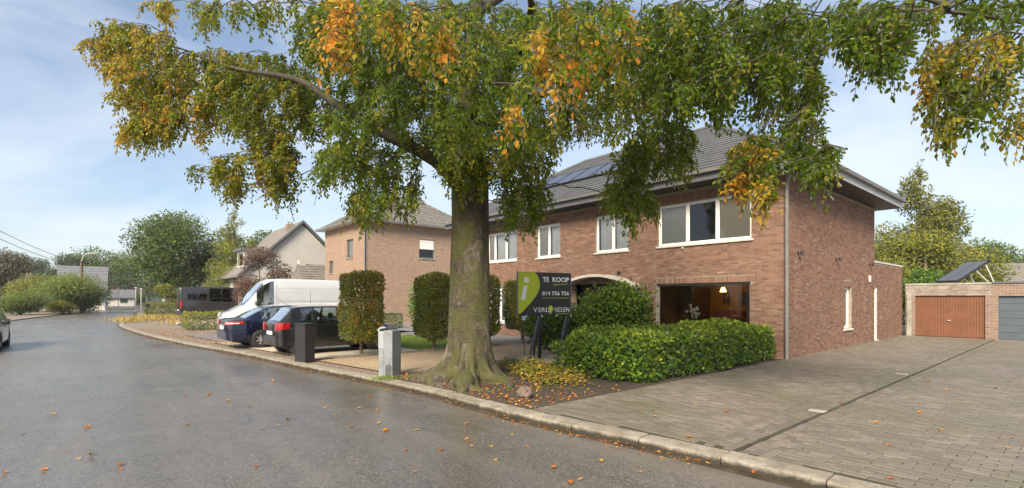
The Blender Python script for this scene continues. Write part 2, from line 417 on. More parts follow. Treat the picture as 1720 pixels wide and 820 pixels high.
PVFRAME = mat('solar_frame', (.05, .05, .055), .4, .1, 4, metal=.5)
GALV = mat('galvanised_strut', (.62, .62, .60), .45, .1, 6, metal=.4)
CONC = mat('weathered_concrete', (.33, .31, .28), .9, .2, 4, bmp=.3, bscale=60, dirt=(.16, .15, .10))
def glass_mat(name, tint=(.9, .95, .95), boost=1.0):
    m = bpy.data.materials.new(name); m.use_nodes = True; t = m.node_tree; t.nodes.clear(); MATS[name] = m
    tr = N(t, 'ShaderNodeBsdfTransparent'); tr.inputs[0].default_value = (*tint, 1)
    gl = N(t, 'ShaderNodeBsdfGlossy'); gl.inputs['Roughness'].default_value = .015; gl.inputs[0].default_value = (1, 1, 1, 1)
    fr = N(t, 'ShaderNodeFresnel'); fr.inputs[0].default_value = 1.5
    k = math_n(t, 'MINIMUM', math_n(t, 'MULTIPLY', fr.outputs[0], boost), 1.0)
    # slight waviness of float glass, so reflections are not ruler straight
    bn = N(t, 'ShaderNodeBump'); bn.inputs['Strength'].default_value = .04; bn.inputs['Distance'].default_value = .02
    t.links.new(noise(t, 2.5, 2, .5, geopos(t)), bn.inputs['Height']); t.links.new(bn.outputs[0], gl.inputs['Normal'])
    ms = N(t, 'ShaderNodeMixShader'); t.links.new(k, ms.inputs[0]); t.links.new(tr.outputs[0], ms.inputs[1]); t.links.new(gl.outputs[0], ms.inputs[2])
    o = N(t, 'ShaderNodeOutputMaterial'); t.links.new(ms.outputs[0], o.inputs[0]); return m
GLASS = glass_mat('window_glass', (.88, .9, .9), 1.5)
SHOPGLASS = glass_mat('clear_glass', (.92, .94, .92), 1.3)
DARKGLASS = glass_mat('tinted_glass', (.10, .11, .12), 2.5)
CARGLASS = glass_mat('car_glass', (.68, .76, .73), 4.5)
# ------------------------------------------------------------------ ground, road, kerb
ROAD_Z = -0.09
def sheet(name, poly, z, m, kind='structure'):
    mb = MB(); mb.add([(x, y, z) for x, y in poly], [tuple(range(len(poly)))])
    o = mb.build(name, m, fix=False)
    if o.data.polygons[0].normal.z < 0: o.data.flip_normals()
    if kind: o['kind'] = kind
    return o
sheet('ground', [(-500, -500), (500, -500), (500, 500), (-500, 500)], -0.16, GROUND)
def smooth_line(pts, step):
    """Catmull-Rom through the points, resampled at even steps"""
    P = np.array(pts, float); out = []
    for i in range(len(P) - 1):
        a, b_, c_, d_ = P[max(i-1, 0)], P[i], P[i+1], P[min(i+2, len(P)-1)]
        for u in np.linspace(0, 1, 24, endpoint=False):
            out.append(.5 * ((2*b_) + (-a+c_)*u + (2*a-5*b_+4*c_-d_)*u*u + (-a+3*b_-3*c_+d_)*u**3))
    out.append(P[-1]); out = np.array(out)
    s = np.r_[0, np.cumsum(np.linalg.norm(np.diff(out, axis=0), axis=1))]
    q = np.arange(0, s[-1], step)
    return np.c_[np.interp(q, s, out[:, 0]), np.interp(q, s, out[:, 1])]
NEAR = [(26, -9.3), (12, -9.5), (3.65, -9.78), (0, -10.13), (-3, -10.2), (-8, -10.8), (-12.35, -11.3), (-18.2, -12.2), (-27, -13.0), (-35.3, -13.3), (-42, -12.9), (-49, -12.2), (-62, -10.9), (-80.6, -9.4), (-142, -1)]
FARE = [(26, -17.0), (0, -17.5), (-20, -19), (-35, -20.0), (-49, -19.6), (-61, -18.2), (-75, -16.2), (-90, -14.4), (-142, -8)]
KL = smooth_line(NEAR, 1.0); FL = smooth_line(FARE, 1.0)
mb = MB(); n = min(len(KL), len(FL)); nl = 120
ka = KL[np.linspace(0, len(KL) - 1, nl).astype(int)]; fa = FL[np.linspace(0, len(FL) - 1, nl).astype(int)]
V = []; Fq = []
for i in range(nl):
    for j in range(5):
        q = ka[i] * (1 - j / 4) + fa[i] * j / 4
        V.append((q[0], q[1], ROAD_Z + .06 * math.sin(math.pi * j / 4)))
for i in range(nl - 1):
    for j in range(4):
        Fq.append((i*5+j, (i+1)*5+j, (i+1)*5+j+1, i*5+j+1))
mb.add(V, Fq); road = mb.build('road', ASPHALT, smooth=180); road['kind'] = 'structure'

def offset_line(P, d):
    T = np.gradient(P, axis=0); T /= np.linalg.norm(T, axis=1)[:, None]
    return P + np.c_[T[:, 1], -T[:, 0]] * d     # the line runs towards -x: this normal points to +y
def strip(name, P, d0, d1, z, m, z1=None):
    A, B = offset_line(P, d0), offset_line(P, d1)
    mb = MB(); k = len(P); z1 = z if z1 is None else z1
    mb.add([(*q, z) for q in A] + [(*q, z1) for q in B], [(i, i+1, k+i+1, k+i) for i in range(k - 1)])
    o = mb.build(name, m); o['kind'] = 'structure'; return o
# bedding under the kerb and each stone a piece of its own
def kerb_row(name, P, sgn, nst, full=.0):
    T = np.gradient(P, axis=0); T /= np.linalg.norm(T, axis=1)[:, None]
    base = MB()
    A, B = offset_line(P, sgn * .005), offset_line(P, sgn * .27); k = len(P)
    base.add([(*q, ROAD_Z - .01) for q in A] + [(*q, -.015) for q in B], [(i, i+1, k+i+1, k+i) for i in range(k - 1)])
    ko = base.build(name, JOINT); ko['kind'] = 'structure'
    prof = [(0, ROAD_Z - .06), (0.0, -.022), (.012, -.006), (.03, 0), (.285, .002), (.29, -.06)]
    for i in range(min(nst, len(P) - 1)):
        a, c2 = P[i], P[i + 1]; tdir = (c2 - a) / np.linalg.norm(c2 - a); nn = np.array([tdir[1], -tdir[0]]) * sgn
        a = a + tdir * .006; c2 = c2 - tdir * .006
        jz = rng.normal(0, .003); mb = MB(); V = []
        for e, q in enumerate((a, a + (c2 - a) * .33, a + (c2 - a) * .67, c2)):
            for d, z in prof:
                w = q + nn * (d + rng.normal(0, .0025)); V.append((w[0], w[1], z + jz + rng.normal(0, .002)))
        kp = len(prof)
        mb.add(V, [(e*kp+j, e*kp+j+1, (e+1)*kp+j+1, (e+1)*kp+j) for e in range(3) for j in range(kp - 1)] + [tuple(range(kp)), tuple(3*kp + j for j in range(kp-1, -1, -1))])
        mb.build('kerb_stone', KERB, ko, smooth=40)
    return ko
kerb_row('kerb', KL, 1, 75)
strip('gutter_silt', offset_line(KL, 0), -.16, -.004, ROAD_Z + .006, mat('wet_silt', (.055, .04, .024), .35, .4, 4, bmp=.4, bscale=60, dirt=(.10, .085, .06)), ROAD_Z + .003)
strip('far_kerb', FL, -.15, -.0, -.02, KERB)
# everything behind the near kerb: one broad verge sheet, then the surfaces laid on it
BACK = offset_line(KL, .288)
mbv = MB(); k = len(BACK)
mbv.add([(*q, -.03) for q in BACK] + [(q[0], q[1] + 60, -.03) for q in BACK], [(i, i+1, k+i+1, k+i) for i in range(k - 1)])
verge = mbv.build('verge', VERGE); verge['kind'] = 'structure'
strip('far_pavement', FL, -60, -.15, -.02, VERGE)

def kerb_y(x): return float(np.interp(-x, -BACK[:, 0], BACK[:, 1]))
def bed(name, x0, x1, y1, m, z, inset=.0, y0=None, n=14):
    """a surface between the kerb (or y0) and y1"""
    xs = np.linspace(x0, x1, n)
    return sheet(name, [(x, (kerb_y(x) + inset) if y0 is None else y0) for x in xs] + [(x, y1) for x in xs[::-1]], z, m)
bed('soil_bed', -4.75, -.02, -.05, SOIL, .000)
bed('gravel_path', -8.5, -4.76, -3.3, GRAVEL, .002, inset=.45)
bed('parking_slab', -15.2, -8.72, -6.95, SLAB, .004, inset=.5)
bed('lawn', -15.2, -9.2, -3.4, LAWN, .006, y0=-6.6)
sheet('garden_path', [(-15.2, -6.94), (-8.72, -6.94), (-8.72, -6.61), (-15.2, -6.61)], .008, SLAB)
bed('asphalt_drive', -27, -4.8, -.02, DRIVE_ASPHALT, .004, y0=-3.28)
bed('neighbour_drive', -22.5, -17.2, -2.0, DRIVE_ASPHALT, .004, inset=.9)
bed('leaf_strip', -17.1, -15.3, -3.4, GRAVEL, .003, inset=.5)
bed('far_drive', -50, -43.5, -1, DRIVE_ASPHALT, .004, inset=1.2)
def edging(x0, y0, x1, y1, w=.07, h=.07):
    d = np.array([x1 - x0, y1 - y0]); ln = np.linalg.norm(d); d /= ln; n = np.array([-d[1], d[0]]) * w / 2; k = max(1, int(ln))
    eo = empty('path_edging', (x0, y0, 0)); tag(eo, None, None, None, 'structure')
    for i in range(k):
        a = d * (ln * i / k + .004); c = d * (ln * (i + 1) / k - .004); mb = MB()
        q = [a - n, c - n, c + n, a + n]
        hh = h + rng.normal(0, .006)
        mb.add([(*p, -.05) for p in q] + [(*p, hh) for p in q], [(0,3,2,1),(4,5,6,7),(0,1,5,4),(1,2,6,5),(2,3,7,6),(3,0,4,7)])
        mb.build('edging_stone', EDGE, eo)
edging(-8.6, -9.6, -8.6, -3.4)
edging(-8.6, -3.3, -4.8, -3.3)
edging(-4.75, -8.2, -4.75, -3.4)

# ------------------------------------------------------------------ driveways laid brick by brick
def paver_mesh(l, w, top=True):
    h = .05; c = .004; x, y = l / 2, w / 2
    v = [(-x,-y,-h),(x,-y,-h),(x,y,-h),(-x,y,-h),(-x,-y,-c),(x,-y,-c),(x,y,-c),(-x,y,-c),(-x+c,-y+c,0),(x-c,-y+c,0),(x-c,y-c,0),(-x+c,y-c,0)]
    f = [(0,1,5,4),(1,2,6,5),(2,3,7,6),(3,0,4,7),(4,5,9,8),(5,6,10,9),(6,7,11,10),(7,4,8,11),(8,9,10,11)]
    return np.array(v), np.array(f)
PV_, PF_ = paver_mesh(.212, .104)
def paving(name, jname, x0, x1, y1, bands, z):
    j = bed(jname, x0, x1, y1, JOINT, z - .010, n=24); items = []
    r = 0; y = kerb_y((x0 + x1) / 2) - .6
    xa = x0 + (bands if bands > 0 else 0); xb = x1 - (-bands if bands < 0 else 0)
    while y < y1 - .1:
        y += .11; r += 1
        g = xa - (.109 if r % 2 else 0)
        while g < xb - .02:
            a, b_ = max(xa + .002, g), min(xb - .002, g + .212)
            if b_ - a > .03 and y > kerb_y((a + b_) / 2) + .06: items.append(((a + b_) / 2, y, 0.0, (b_ - a) / .212))
            g += .218
    for bx_ in (np.arange(abs(bands) / .11) * .11 + .055):      # rows turned along the joint between the two drives
        x = (x0 + bx_) if bands > 0 else (x1 - bx_)
        y = kerb_y(x) + .12 + (.11 if int(bx_ / .11) % 2 else 0)
        while y < y1 - .1:
            items.append((x, y, math.pi / 2, 1.0)); y += .218
    P = np.array(items); m = len(P)
    zz = z + rng.normal(0, .0022, m) + .003 * np.sin(P[:, 0] * .9 + 1) * np.cos(P[:, 1] * .6)
    rot = P[:, 2] + rng.normal(0, .012, m); tx, ty = rng.normal(0, .005, m), rng.normal(0, .008, m)
    jit = rng.normal(0, .003, (m, 2))
    dist = np.hypot(P[:, 0] - CAM[0], P[:, 1] - CAM[1])
    dv = P[:, :2] - CAM[:2]; fw = dv @ _w[:2]; rt = dv @ _r[:2]
    vis = (fw > 2) & (np.abs(rt) < fw * 1.06)
    order = np.argsort(np.where(vis, dist, 1e6)); near = order[:150]; rest = order[150:]
    me = np_mesh('paving_brick', PV_, PF_, PAVER)
    for i in near:
        o = link('paving_brick', me, j); o.location = (P[i, 0] + jit[i, 0], P[i, 1] + jit[i, 1], zz[i]); o.rotation_euler = (tx[i], ty[i], rot[i]); o.scale = (P[i, 3], 1, 1)
    c, s = np.cos(rot[rest]), np.sin(rot[rest])
    v = PV_[None] * np.ones((len(rest), 1, 1)); v[:, :, 0] *= P[rest, 3][:, None]
    v[:, :, 2] += v[:, :, 0] * ty[rest][:, None] + v[:, :, 1] * tx[rest][:, None]
    X = v[:, :, 0] * c[:, None] - v[:, :, 1] * s[:, None] + (P[rest, 0] + jit[rest, 0])[:, None]
    Y = v[:, :, 0] * s[:, None] + v[:, :, 1] * c[:, None] + (P[rest, 1] + jit[rest, 1])[:, None]
    Zc = v[:, :, 2] + zz[rest][:, None]
    VV = np.stack([X, Y, Zc], 2).reshape(-1, 3); FF = (PF_[None] + (np.arange(len(rest)) * len(PV_))[:, None, None]).reshape(-1, 4)
    o = link('paving_bricks', np_mesh('paving_bricks', VV, FF, PAVER), j); o['kind'] = 'stuff'
paving('driveway', 'driveway', .0, 3.0, 13.96, -.44, .016)
paving('garage_drive', 'garage_drive', 3.036, 9.5, 13.96, .33, -.004)
mb = MB(); mb.box((3.002, -9.42, -.1), (3.034, 13.9, .004)); o = mb.build('drive_joint', JOINT); o['kind'] = 'structure'
for px, py in ((1373, 690), (1515, 628)):
    q = gp(px, py, .02); mb = MB().box((q[0] - .11, q[1] - .07, .012), (q[0] + .11, q[1] + .07, .027), .004)
    tag(mb.build('drain_cover', CONC), 'pale drain cover set in the drive joint, ' + ('near the street' if px < 1400 else 'further up the drive'), 'drain cover')

# ------------------------------------------------------------------ walls with openings, windows
class Face:
    """maps (u along the wall, z up, d outwards) into the house frame"""
    def __init__(s, axis, pos, sign): s.a, s.p, s.s = axis, pos, sign
    def __call__(s, u, z, d): return (u, s.p + s.s * d, z) if s.a == 'y' else (s.p + s.s * d, u, z)
    def box(s, mb, u0, u1, z0, z1, d0, d1, bev=0): return mb.box(s(u0, z0, d0), s(u1, z1, d1), bev)
def wall_holes(mb, F, u0, u1, z0, z1, holes, depth=.14):
    us = sorted({u0, u1, *[h[0] for h in holes], *[h[1] for h in holes]}); zs = sorted({z0, z1, *[h[2] for h in holes], *[h[3] for h in holes]})
    us = [u for u in us if u0 <= u <= u1]; zs = [z for z in zs if z0 <= z <= z1]
    for a, b_ in zip(us, us[1:]):
        for c, d in zip(zs, zs[1:]):
            if not any(h[0] <= (a+b_)/2 <= h[1] and h[2] <= (c+d)/2 <= h[3] for h in holes):
                mb.quad(F(a, c, 0), F(b_, c, 0), F(b_, d, 0), F(a, d, 0))
    for h in holes:
        a, b_, c, d = h[:4]
        for (p, q) in (((a, c), (a, d)), ((b_, c), (b_, d)), ((a, d), (b_, d)), ((a, c), (b_, c))):
            mb.quad(F(*p, 0), F(*q, 0), F(*q, -depth), F(*p, -depth))
def window(parent, F, u0, u1, z0, z1, splits, inset=.09, fm=None, gm=None, sill=True, backing=(), fw=.06, sillm=None, room=None, name='window'):
    """splits: inner mullion positions as fractions; backing: for each pane None or a material of what hangs behind the glass"""
    fm = fm or WHITE; gm = gm or GLASS; mb = MB()
    e = [u0] + [u0 + (u1 - u0) * s for s in splits] + [u1]
    F.box(mb, u0, u0 + fw, z0, z1, -inset - .05, -inset + .012); F.box(mb, u1 - fw, u1, z0, z1, -inset - .05, -inset + .012)
    F.box(mb, u0 + fw, u1 - fw, z0, z0 + fw, -inset - .05, -inset + .010); F.box(mb, u0 + fw, u1 - fw, z1 - fw, z1, -inset - .05, -inset + .010)
    for x in e[1:-1]: F.box(mb, x - fw * .6, x + fw * .6, z0 + fw, z1 - fw, -inset - .05, -inset + .014)
    w = mb.build(name, fm, parent)
    for i, (a, b_) in enumerate(zip(e, e[1:])):
        a += fw if i == 0 else fw * .6; b_ -= fw if i == len(e) - 2 else fw * .6
        s = MB()                                                        # sash round each pane
        q = .028
        F.box(s, a, a + q, z0 + fw, z1 - fw, -inset - .04, -inset - .004); F.box(s, b_ - q, b_, z0 + fw, z1 - fw, -inset - .04, -inset - .004)
        F.box(s, a + q, b_ - q, z0 + fw, z0 + fw + q, -inset - .04, -inset - .006); F.box(s, a + q, b_ - q, z1 - fw - q, z1 - fw, -inset - .04, -inset - .006)
        s.build('sash', fm, w)
        p = MB(); p.quad(F(a + q, z0 + fw + q, -inset - .022), F(b_ - q, z0 + fw + q, -inset - .022), F(b_ - q, z1 - fw - q, -inset - .022), F(a + q, z1 - fw - q, -inset - .022))
        p.build('pane', gm, w, fix=False)
        bk = backing[i] if i < len(backing) else None
        if bk:
            c = MB()
            if bk is CURTAIN:
                k = 40
                for j in range(k):
                    t0, t1 = j / k, (j + 1) / k
                    d0, d1 = [-inset - .16 + .03 * math.sin(t_ * 34 + i) for t_ in (t0, t1)]
                    c.quad(F(a + (b_-a)*t0, z0, d0), F(a + (b_-a)*t1, z0, d1), F(a + (b_-a)*t1, z1, d1), F(a + (b_-a)*t0, z1, d0))
            else:
                F.box(c, a, b_, z0 + .02, z1 - .02, -inset - .075, -inset - .068)
                zm = (z0 + z1) / 2 + .05; F.box(c, a, b_, zm - .008, zm + .008, -inset - .067, -inset - .060)
            c.build('curtain' if bk is CURTAIN else 'roller_blind', bk, w)
    if sill:
        s = MB(); F.box(s, u0 - .06, u1 + .06, z0 - .065, z0 - .004, -inset - .02, .055, .006); s.build('sill', sillm or STONE, w)
    rm = MB(); D = 2.6
    A = [F(u0 - .3, z0 - .3, -.2), F(u1 + .3, z0 - .3, -.2), F(u1 + .3, z1 + .3, -.2), F(u0 - .3, z1 + .3, -.2)]
    B = [F(u0 - .3, z0 - .3, -D), F(u1 + .3, z0 - .3, -D), F(u1 + .3, z1 + .3, -D), F(u0 - .3, z1 + .3, -D)]
    rm.add(A + B, [(4, 5, 6, 7), (0, 1, 5, 4), (1, 2, 6, 5), (2, 3, 7, 6), (3, 0, 4, 7)])
    rm.build('interior', room or INTER, w)
    return w
BV = np.array([(0,0,0),(1,0,0),(1,0,1),(0,0,1),(0,1,0),(1,1,0),(1,1,1),(0,1,1)], float)   # u, d, z
BF = np.array([(4,5,6,7),(0,1,5,4),(1,2,6,5),(2,3,7,6),(3,0,4,7)])
def lay_bricks(F, u0, u1, z0, z1, holes, soldiers, wallobj, nsingle, score, bl=.21, bh=.052, j=.011, proud=.007):
    """bricks as pieces: courses in stretcher bond, soldier rows where given"""
    rows = []
    k = 0; z = z0
    solid = holes + soldiers
    while z + bh <= z1 + .001:
        off = (k % 2) * (bl + j) / 2; cuts = [(u0, u1)]
        for h in solid:
            if h[2] < z + bh - .004 and h[3] > z + .004:
                nc = []
                for a, b_ in cuts:
                    if h[1] <= a or h[0] >= b_: nc.append((a, b_)); continue
                    if h[0] > a: nc.append((a, h[0]))
                    if h[1] < b_: nc.append((h[1], b_))
                cuts = nc
        for a, b_ in cuts:
            g = math.floor((a - off) / (bl + j)) * (bl + j) + off
            while g < b_:
                p, q = max(a, g), min(b_, g + bl)
                if q - p > .025: rows.append((p, q, z, z + bh))
                g += bl + j
        k += 1; z += bh + j
    for (a, b_, c, d) in soldiers:
        g = a
        while g < b_ - .02:
            rows.append((g, min(g + bh, b_), c, d)); g += bh + j
    Rr = np.array(rows); m = len(Rr)
    pr = proud + rng.normal(0, .0016, m); ju = rng.normal(0, .0012, (m, 2))
    U = Rr[:, 0:1] + (Rr[:, 1:2] - Rr[:, 0:1]) * BV[None, :, 0] + ju[:, :1]
    Z = Rr[:, 2:3] + (Rr[:, 3:4] - Rr[:, 2:3]) * BV[None, :, 2] + ju[:, 1:]
    D = pr[:, None] * BV[None, :, 1] + .001
    if F.a == 'y': W = np.stack([U, F.p + F.s * D, Z], 2)
    else: W = np.stack([F.p + F.s * D, U, Z], 2)
    FF = BF if (F.a == 'y') == (F.s < 0) else BF[:, ::-1]
    sc = score(W.mean(1)); order = np.argsort(sc); near, rest = order[:nsingle], order[nsingle:]
    for i in near:
        link('brick', np_mesh('brick', W[i], FF, BRICK), wallobj)
    o = link('bricks', np_mesh('bricks', W[rest].reshape(-1, 3), (FF[None] + (np.arange(len(rest)) * 8)[:, None, None]).reshape(-1, 4), BRICK), wallobj)
    o['kind'] = 'stuff'
def near_score(zmin):
    def f(c):
        d = np.linalg.norm(c - CAM, axis=1); return np.where(c[:, 2] > zmin, d, 1e4 + d)
    return f

# ------------------------------------------------------------------ main brick house
house = empty('brick_house', (0, 0, 0))
tag(house, 'large red brown brick house with wide upper windows behind the big tree', 'house')
FR, SD = Face('y', 0.0, -1), Face('x', 0.0, 1)
XW, DEP, WH = -15.6, 8.9, 5.32
WIN_F = [(-4.13, -.94, 3.52, 4.91), (-6.9, -5.37, 3.5, 4.9), (-10.2, -8.78, 3.5, 4.9), (-13.75, -11.53, 3.5, 4.88), (-4.2, -.98, .45, 2.23), (-8.0, -5.0, 0, 2.3), (-13.6, -12.0, .6, 2.28)]
fm = MB(); wall_holes(fm, FR, XW, 0, -.1, WH, WIN_F)
fm.quad((XW, 0, -.1), (XW, DEP, -.1), (XW, DEP, WH), (XW, 0, WH)); fm.quad((XW, DEP, -.1), (0, DEP, -.1), (0, DEP, WH), (XW, DEP, WH))
fwall = fm.build('front_wall', MORTAR, house, fix=False)
sold = [(-4.35, -.83, 2.235, 2.42)] + [(a - .1, b_ + .1, d + .005, d + .19) for a, b_, c, d in WIN_F[:4]]
lay_bricks(FR, XW, 0.0, 0.0, WH - .06, WIN_F, sold, fwall, 180, near_score(1.1))
SW = [(5.12, 5.99, .66, 2.15)]
sm = MB(); wall_holes(sm, SD, 0, DEP, -.1, WH, SW); swall = sm.build('side_wall', MORTAR, house, fix=False)
lay_bricks(SD, .0, DEP, 0.0, WH - .06, SW, [(5.02, 6.09, 2.155, 2.34)], swall, 120, near_score(.1))
window(house, FR, *WIN_F[0], (.335, .655), backing=(BLIND, None, BLIND))
window(house, FR, *WIN_F[1], (.52,), backing=(CURTAIN, CURTAIN))
window(house, FR, *WIN_F[2], (.48,), backing=(BLIND, CURTAIN))
window(house, FR, *WIN_F[3], (.24, .62), backing=(BLIND, CURTAIN, CURTAIN))
window(house, FR, *WIN_F[6], (.5,), backing=(CURTAIN, CURTAIN))
window(house, SD, *SW[0], (), backing=(CURTAIN,), inset=.11)
for a, b_ in ((-3.2, 3.43), (-12.9, 3.41)):
    mb = MB(); FR.box(mb, a, a + .06, b_ - .05, b_, .0, .06); mb.build('bracket', STONE, house)
# picture window with its room
pw = window(house, FR, *WIN_F[4], (), gm=SHOPGLASS, inset=.1, fm=GREYPIPE, room=INTER_OR, fw=.045)
mb = MB(); FR.box(mb, -3.95, -3.55, .5, 2.1, -2.5, -1.2); FR.box(mb, -3.05, -2.85, 1.55, 2.0, -2.55, -2.5); FR.box(mb, -2.5, -2.3, 1.5, 1.98, -2.55, -2.5); FR.box(mb, -1.7, -1.05, .5, 1.9, -2.2, -1.3)
mb.build('furniture', WOODDOOR, pw)
CHAIR = mat('red_upholstery', (.16, .03, .018), .8, .3, 8, bmp=.3)
mb = MB(); FR.box(mb, -2.75, -1.75, .45, 1.1, -1.5, -.7, .08); FR.box(mb, -2.75, -1.75, 1.0, 1.35, -1.5, -1.2, .08); mb.build('armchair', CHAIR, pw, smooth=40)
# white blossom in a vase on the inner sill
bl = MB()
for i in range(26):
    c = Vector((-3.02 + rng.normal(0, .09), .42 + rng.normal(0, .06), 1.27 + rng.normal(0, .11))); bmm = bmesh.new(); bmesh.ops.create_icosphere(bmm, subdivisions=1, radius=.035 + .02 * rng.random()); bl.bm(bmm, Matrix.Translation(c))
bl.build('flowers', WHITE, pw)
MB().lathe([(0, .5), (.06, .5), (.08, .75), (.05, .95), (.06, 1.05), (.0, 1.05)], 14, c=(-3.02, .42, 0)).build('vase', BLACKM, pw, smooth=60)
LAMP = bpy.data.materials.new('lamp_shade_glow'); LAMP.use_nodes = True
_b = LAMP.node_tree.nodes['Principled BSDF']; _b.inputs['Emission Color'].default_value = (1, .55, .14, 1); _b.inputs['Emission Strength'].default_value = 5.0; _b.inputs['Base Color'].default_value = (.8, .6, .3, 1)
MB().lathe([(.05, 0), (.11, -.16)], 20, c=(-2.75, 1.9, 2.12)).build('pendant_lamp', LAMP, pw, smooth=60, fix=False)
MB().tube([(-2.75, 1.9, 2.5), (-2.75, 1.9, 2.12)], .008, 6).build('lamp_cord', BLACKM, pw)
# porch: recessed door below a shallow white arch
mb = MB(); FR.box(mb, -7.4, -6.3, 0, 2.1, -.35, -.28); dr = mb.build('front_door', WOODDOOR, house)
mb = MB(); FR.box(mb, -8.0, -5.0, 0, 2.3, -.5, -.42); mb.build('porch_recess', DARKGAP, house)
mb = MB(); mb.tube([(-6.42, .27, .95), (-6.42, .24, 1.0), (-6.42, .24, 1.15), (-6.42, .27, 1.2)], .012, 6); mb.build('handle', GALV, dr)
arc = []
for i in range(13):
    s = i / 12; u = -8.25 + 3.4 * s; arc.append((u, 2.32 + .38 * (1 - (2 * s - 1) ** 2) * (1.0) - .1 * s))
mb = MB(); mb.prism(arc + [(u, z - .10) for u, z in arc[::-1]], -.5, .0); mb.build('porch_arch', STONE, house)
# small lights and the alarm box
def wall_spot(F, u, z):
    w = MB(); F.box(w, u - .03, u + .03, z - .05, z + .05, .01, .04, .008); F.box(w, u - .012, u + .012, z - .012, z + .012, .03, .12)
    o = w.build('wall_light', BLACKM, house, smooth=40); c = F(u, z, .13); d = F(u, z, .2)
    MB().tube([(c[0], c[1], z + .05), (c[0], c[1], z - .075)], [.035, .045], 12).build('lamp_head', BLACKM, o, smooth=50)
wall_spot(FR, -5.74, 2.69)
for u in (.88, 4.25, 8.22): wall_spot(SD, u, 3.07)
mb = MB(); SD.box(mb, 8.08, 8.22, 2.38, 2.62, .01, .06, .01); mb.build('alarm_box', WHITE, house)
# downpipe on the corner
mb = MB(); mb.tube([(.06, -.07, .02), (.06, -.07, 4.95), (.14, -.16, 5.12), (.38, -.42, 5.32), (.42, -.5, 5.5)], .05, 12); dp = mb.build('downpipe', GREYPIPE, house, smooth=60)
for z in (.9, 2.6, 4.3):
    MB().lathe([(.052, -.02), (.06, -.02), (.06, .02), (.052, .02)], 12, c=(.06, -.07, z)).build('pipe_clip', ZINC, dp)
# eaves: soffit, fascia, gutter, hip roof laid in tile courses
OV, EZ = .75, 5.45
x0, x1, y0, y1 = XW - OV, OV, -OV, DEP + OV
mb = MB(); mb.box((x0 + .03, y0 + .03, 5.33), (x1 - .03, y1 - .03, 5.37)); mb.build('soffit', SOFFIT, house)
mb = MB()
for a, b_ in (((x0, y0), (x1, y0 + .025)), ((x0, y1 - .025), (x1, y1)), ((x0, y0 + .025), (x0 + .025, y1 - .025))): mb.box((*a, 5.33), (*b_, 5.55))
mb.build('fascia', FASCIA, house)
mb = MB().box((x1 - .025, y0 + .026, 5.33), (x1, y1 - .026, 5.55)); mb.build('side_fascia', FASCIA_PALE, house)
gt = MB()
def gutter(p, q, out):
    p, q, out = Vector(p), Vector(q), Vector(out); prof = [(.0, .0), (.0, -.10), (.12, -.10), (.14, 0.0), (.13, .0), (.11, -.09), (.012, -.09), (.012, 0)]
    k = len(prof); V = [e + out * a + Vector((0, 0, b_)) for e in (p, q) for a, b_ in prof]
    gt.add(V, [(i, (i + 1) % k, (i + 1) % k + k, i + k) for i in range(k)] + [tuple(range(k)), tuple(range(2*k-1, k-1, -1))])
gutter((x0, y0 - .001, 5.64), (x1 + .14, y0 - .001, 5.64), (0, -1, 0)); gutter((x1 + .001, y0, 5.64), (x1 + .001, y1, 5.64), (1, 0, 0))
gt.build('gutter', ZINC, house)
RH = (y1 - y0) / 2; PITCH = math.tan(R(31)); rz0 = 5.60
rz1 = rz0 + RH * PITCH; hx = 5.1            # run of the hip along x
ym = (y0 + y1) / 2
mb = MB(); A = [(x0, y0, rz0), (x1, y0, rz0), (x1, y1, rz0), (x0, y1, rz0), (x0 + hx, ym, rz1), (x1 - hx, ym, rz1)]
mb.add(A, [(0, 1, 5, 4), (1, 2, 5), (2, 3, 4, 5), (3, 0, 4)]); roof = mb.build('roof', SOFFIT, house)
def tiles(parent, P0, U, Vv, ulen, vlen, clip, tw, th, mname, m, nsingle, thick=.028):
    """P0 lower left corner of a slope, U along the eave, Vv up the slope; clip(v) gives the u range that belongs to the slope"""
    P0, U, Vv = Vector(P0), Vector(U).normalized(), Vector(Vv).normalized(); Nn = U.cross(Vv).normalized()
    if Nn.z < 0: Nn = -Nn
    out = []
    r = 0; v = 0
    while v < vlen - .05:
        a, b_ = clip(v + th * .5); u = math.floor(a / tw) * tw + - tw
        while u < b_:
            p, q = max(u, a), min(u + tw - .003, b_)
            if q - p > .03:
                jj = rng.normal(0, .0007)
                c = [(p, v - .03, .012), (q, v - .03, .012), (q, v + th, .006), (p, v + th, .006)]
                lo = [P0 + U*cu + Vv*cv + Nn*(cn) for cu, cv, cn in c]
                hi = [P0 + U*cu + Vv*cv + Nn*(cn + (thick + .012 if i < 2 else thick * .35) + jj) for i, (cu, cv, cn) in enumerate(c)]
                out.append([tuple(w) for w in lo + hi])
            u += tw
        r += 1; v += th
    out = np.array(out); fc = np.array([(4,5,6,7),(0,1,5,4),(1,2,6,5),(2,3,7,6),(3,0,4,7)])
    d = np.linalg.norm(out.mean(1) - CAM, axis=1); order = np.argsort(d)
    for i in order[:nsingle]: link('tile', np_mesh('tile', out[i], fc, m), parent)
    rest = order[nsingle:]
    if len(rest):
        o = link('tiles', np_mesh('tiles', out[rest].reshape(-1, 3), (fc[None] + (np.arange(len(rest)) * 8)[:, None, None]).reshape(-1, 4), m), parent); o['kind'] = 'stuff'
sl_len = math.hypot(RH, RH * PITCH)
tiles(roof, (x0, y0, rz0), (1, 0, 0), (0, RH, RH * PITCH), x1 - x0, sl_len, lambda v: (hx * v / sl_len, (x1 - x0) - hx * v / sl_len), .30, .30, 'tile', TILE, 180)
sl2 = math.hypot(hx, RH * PITCH)
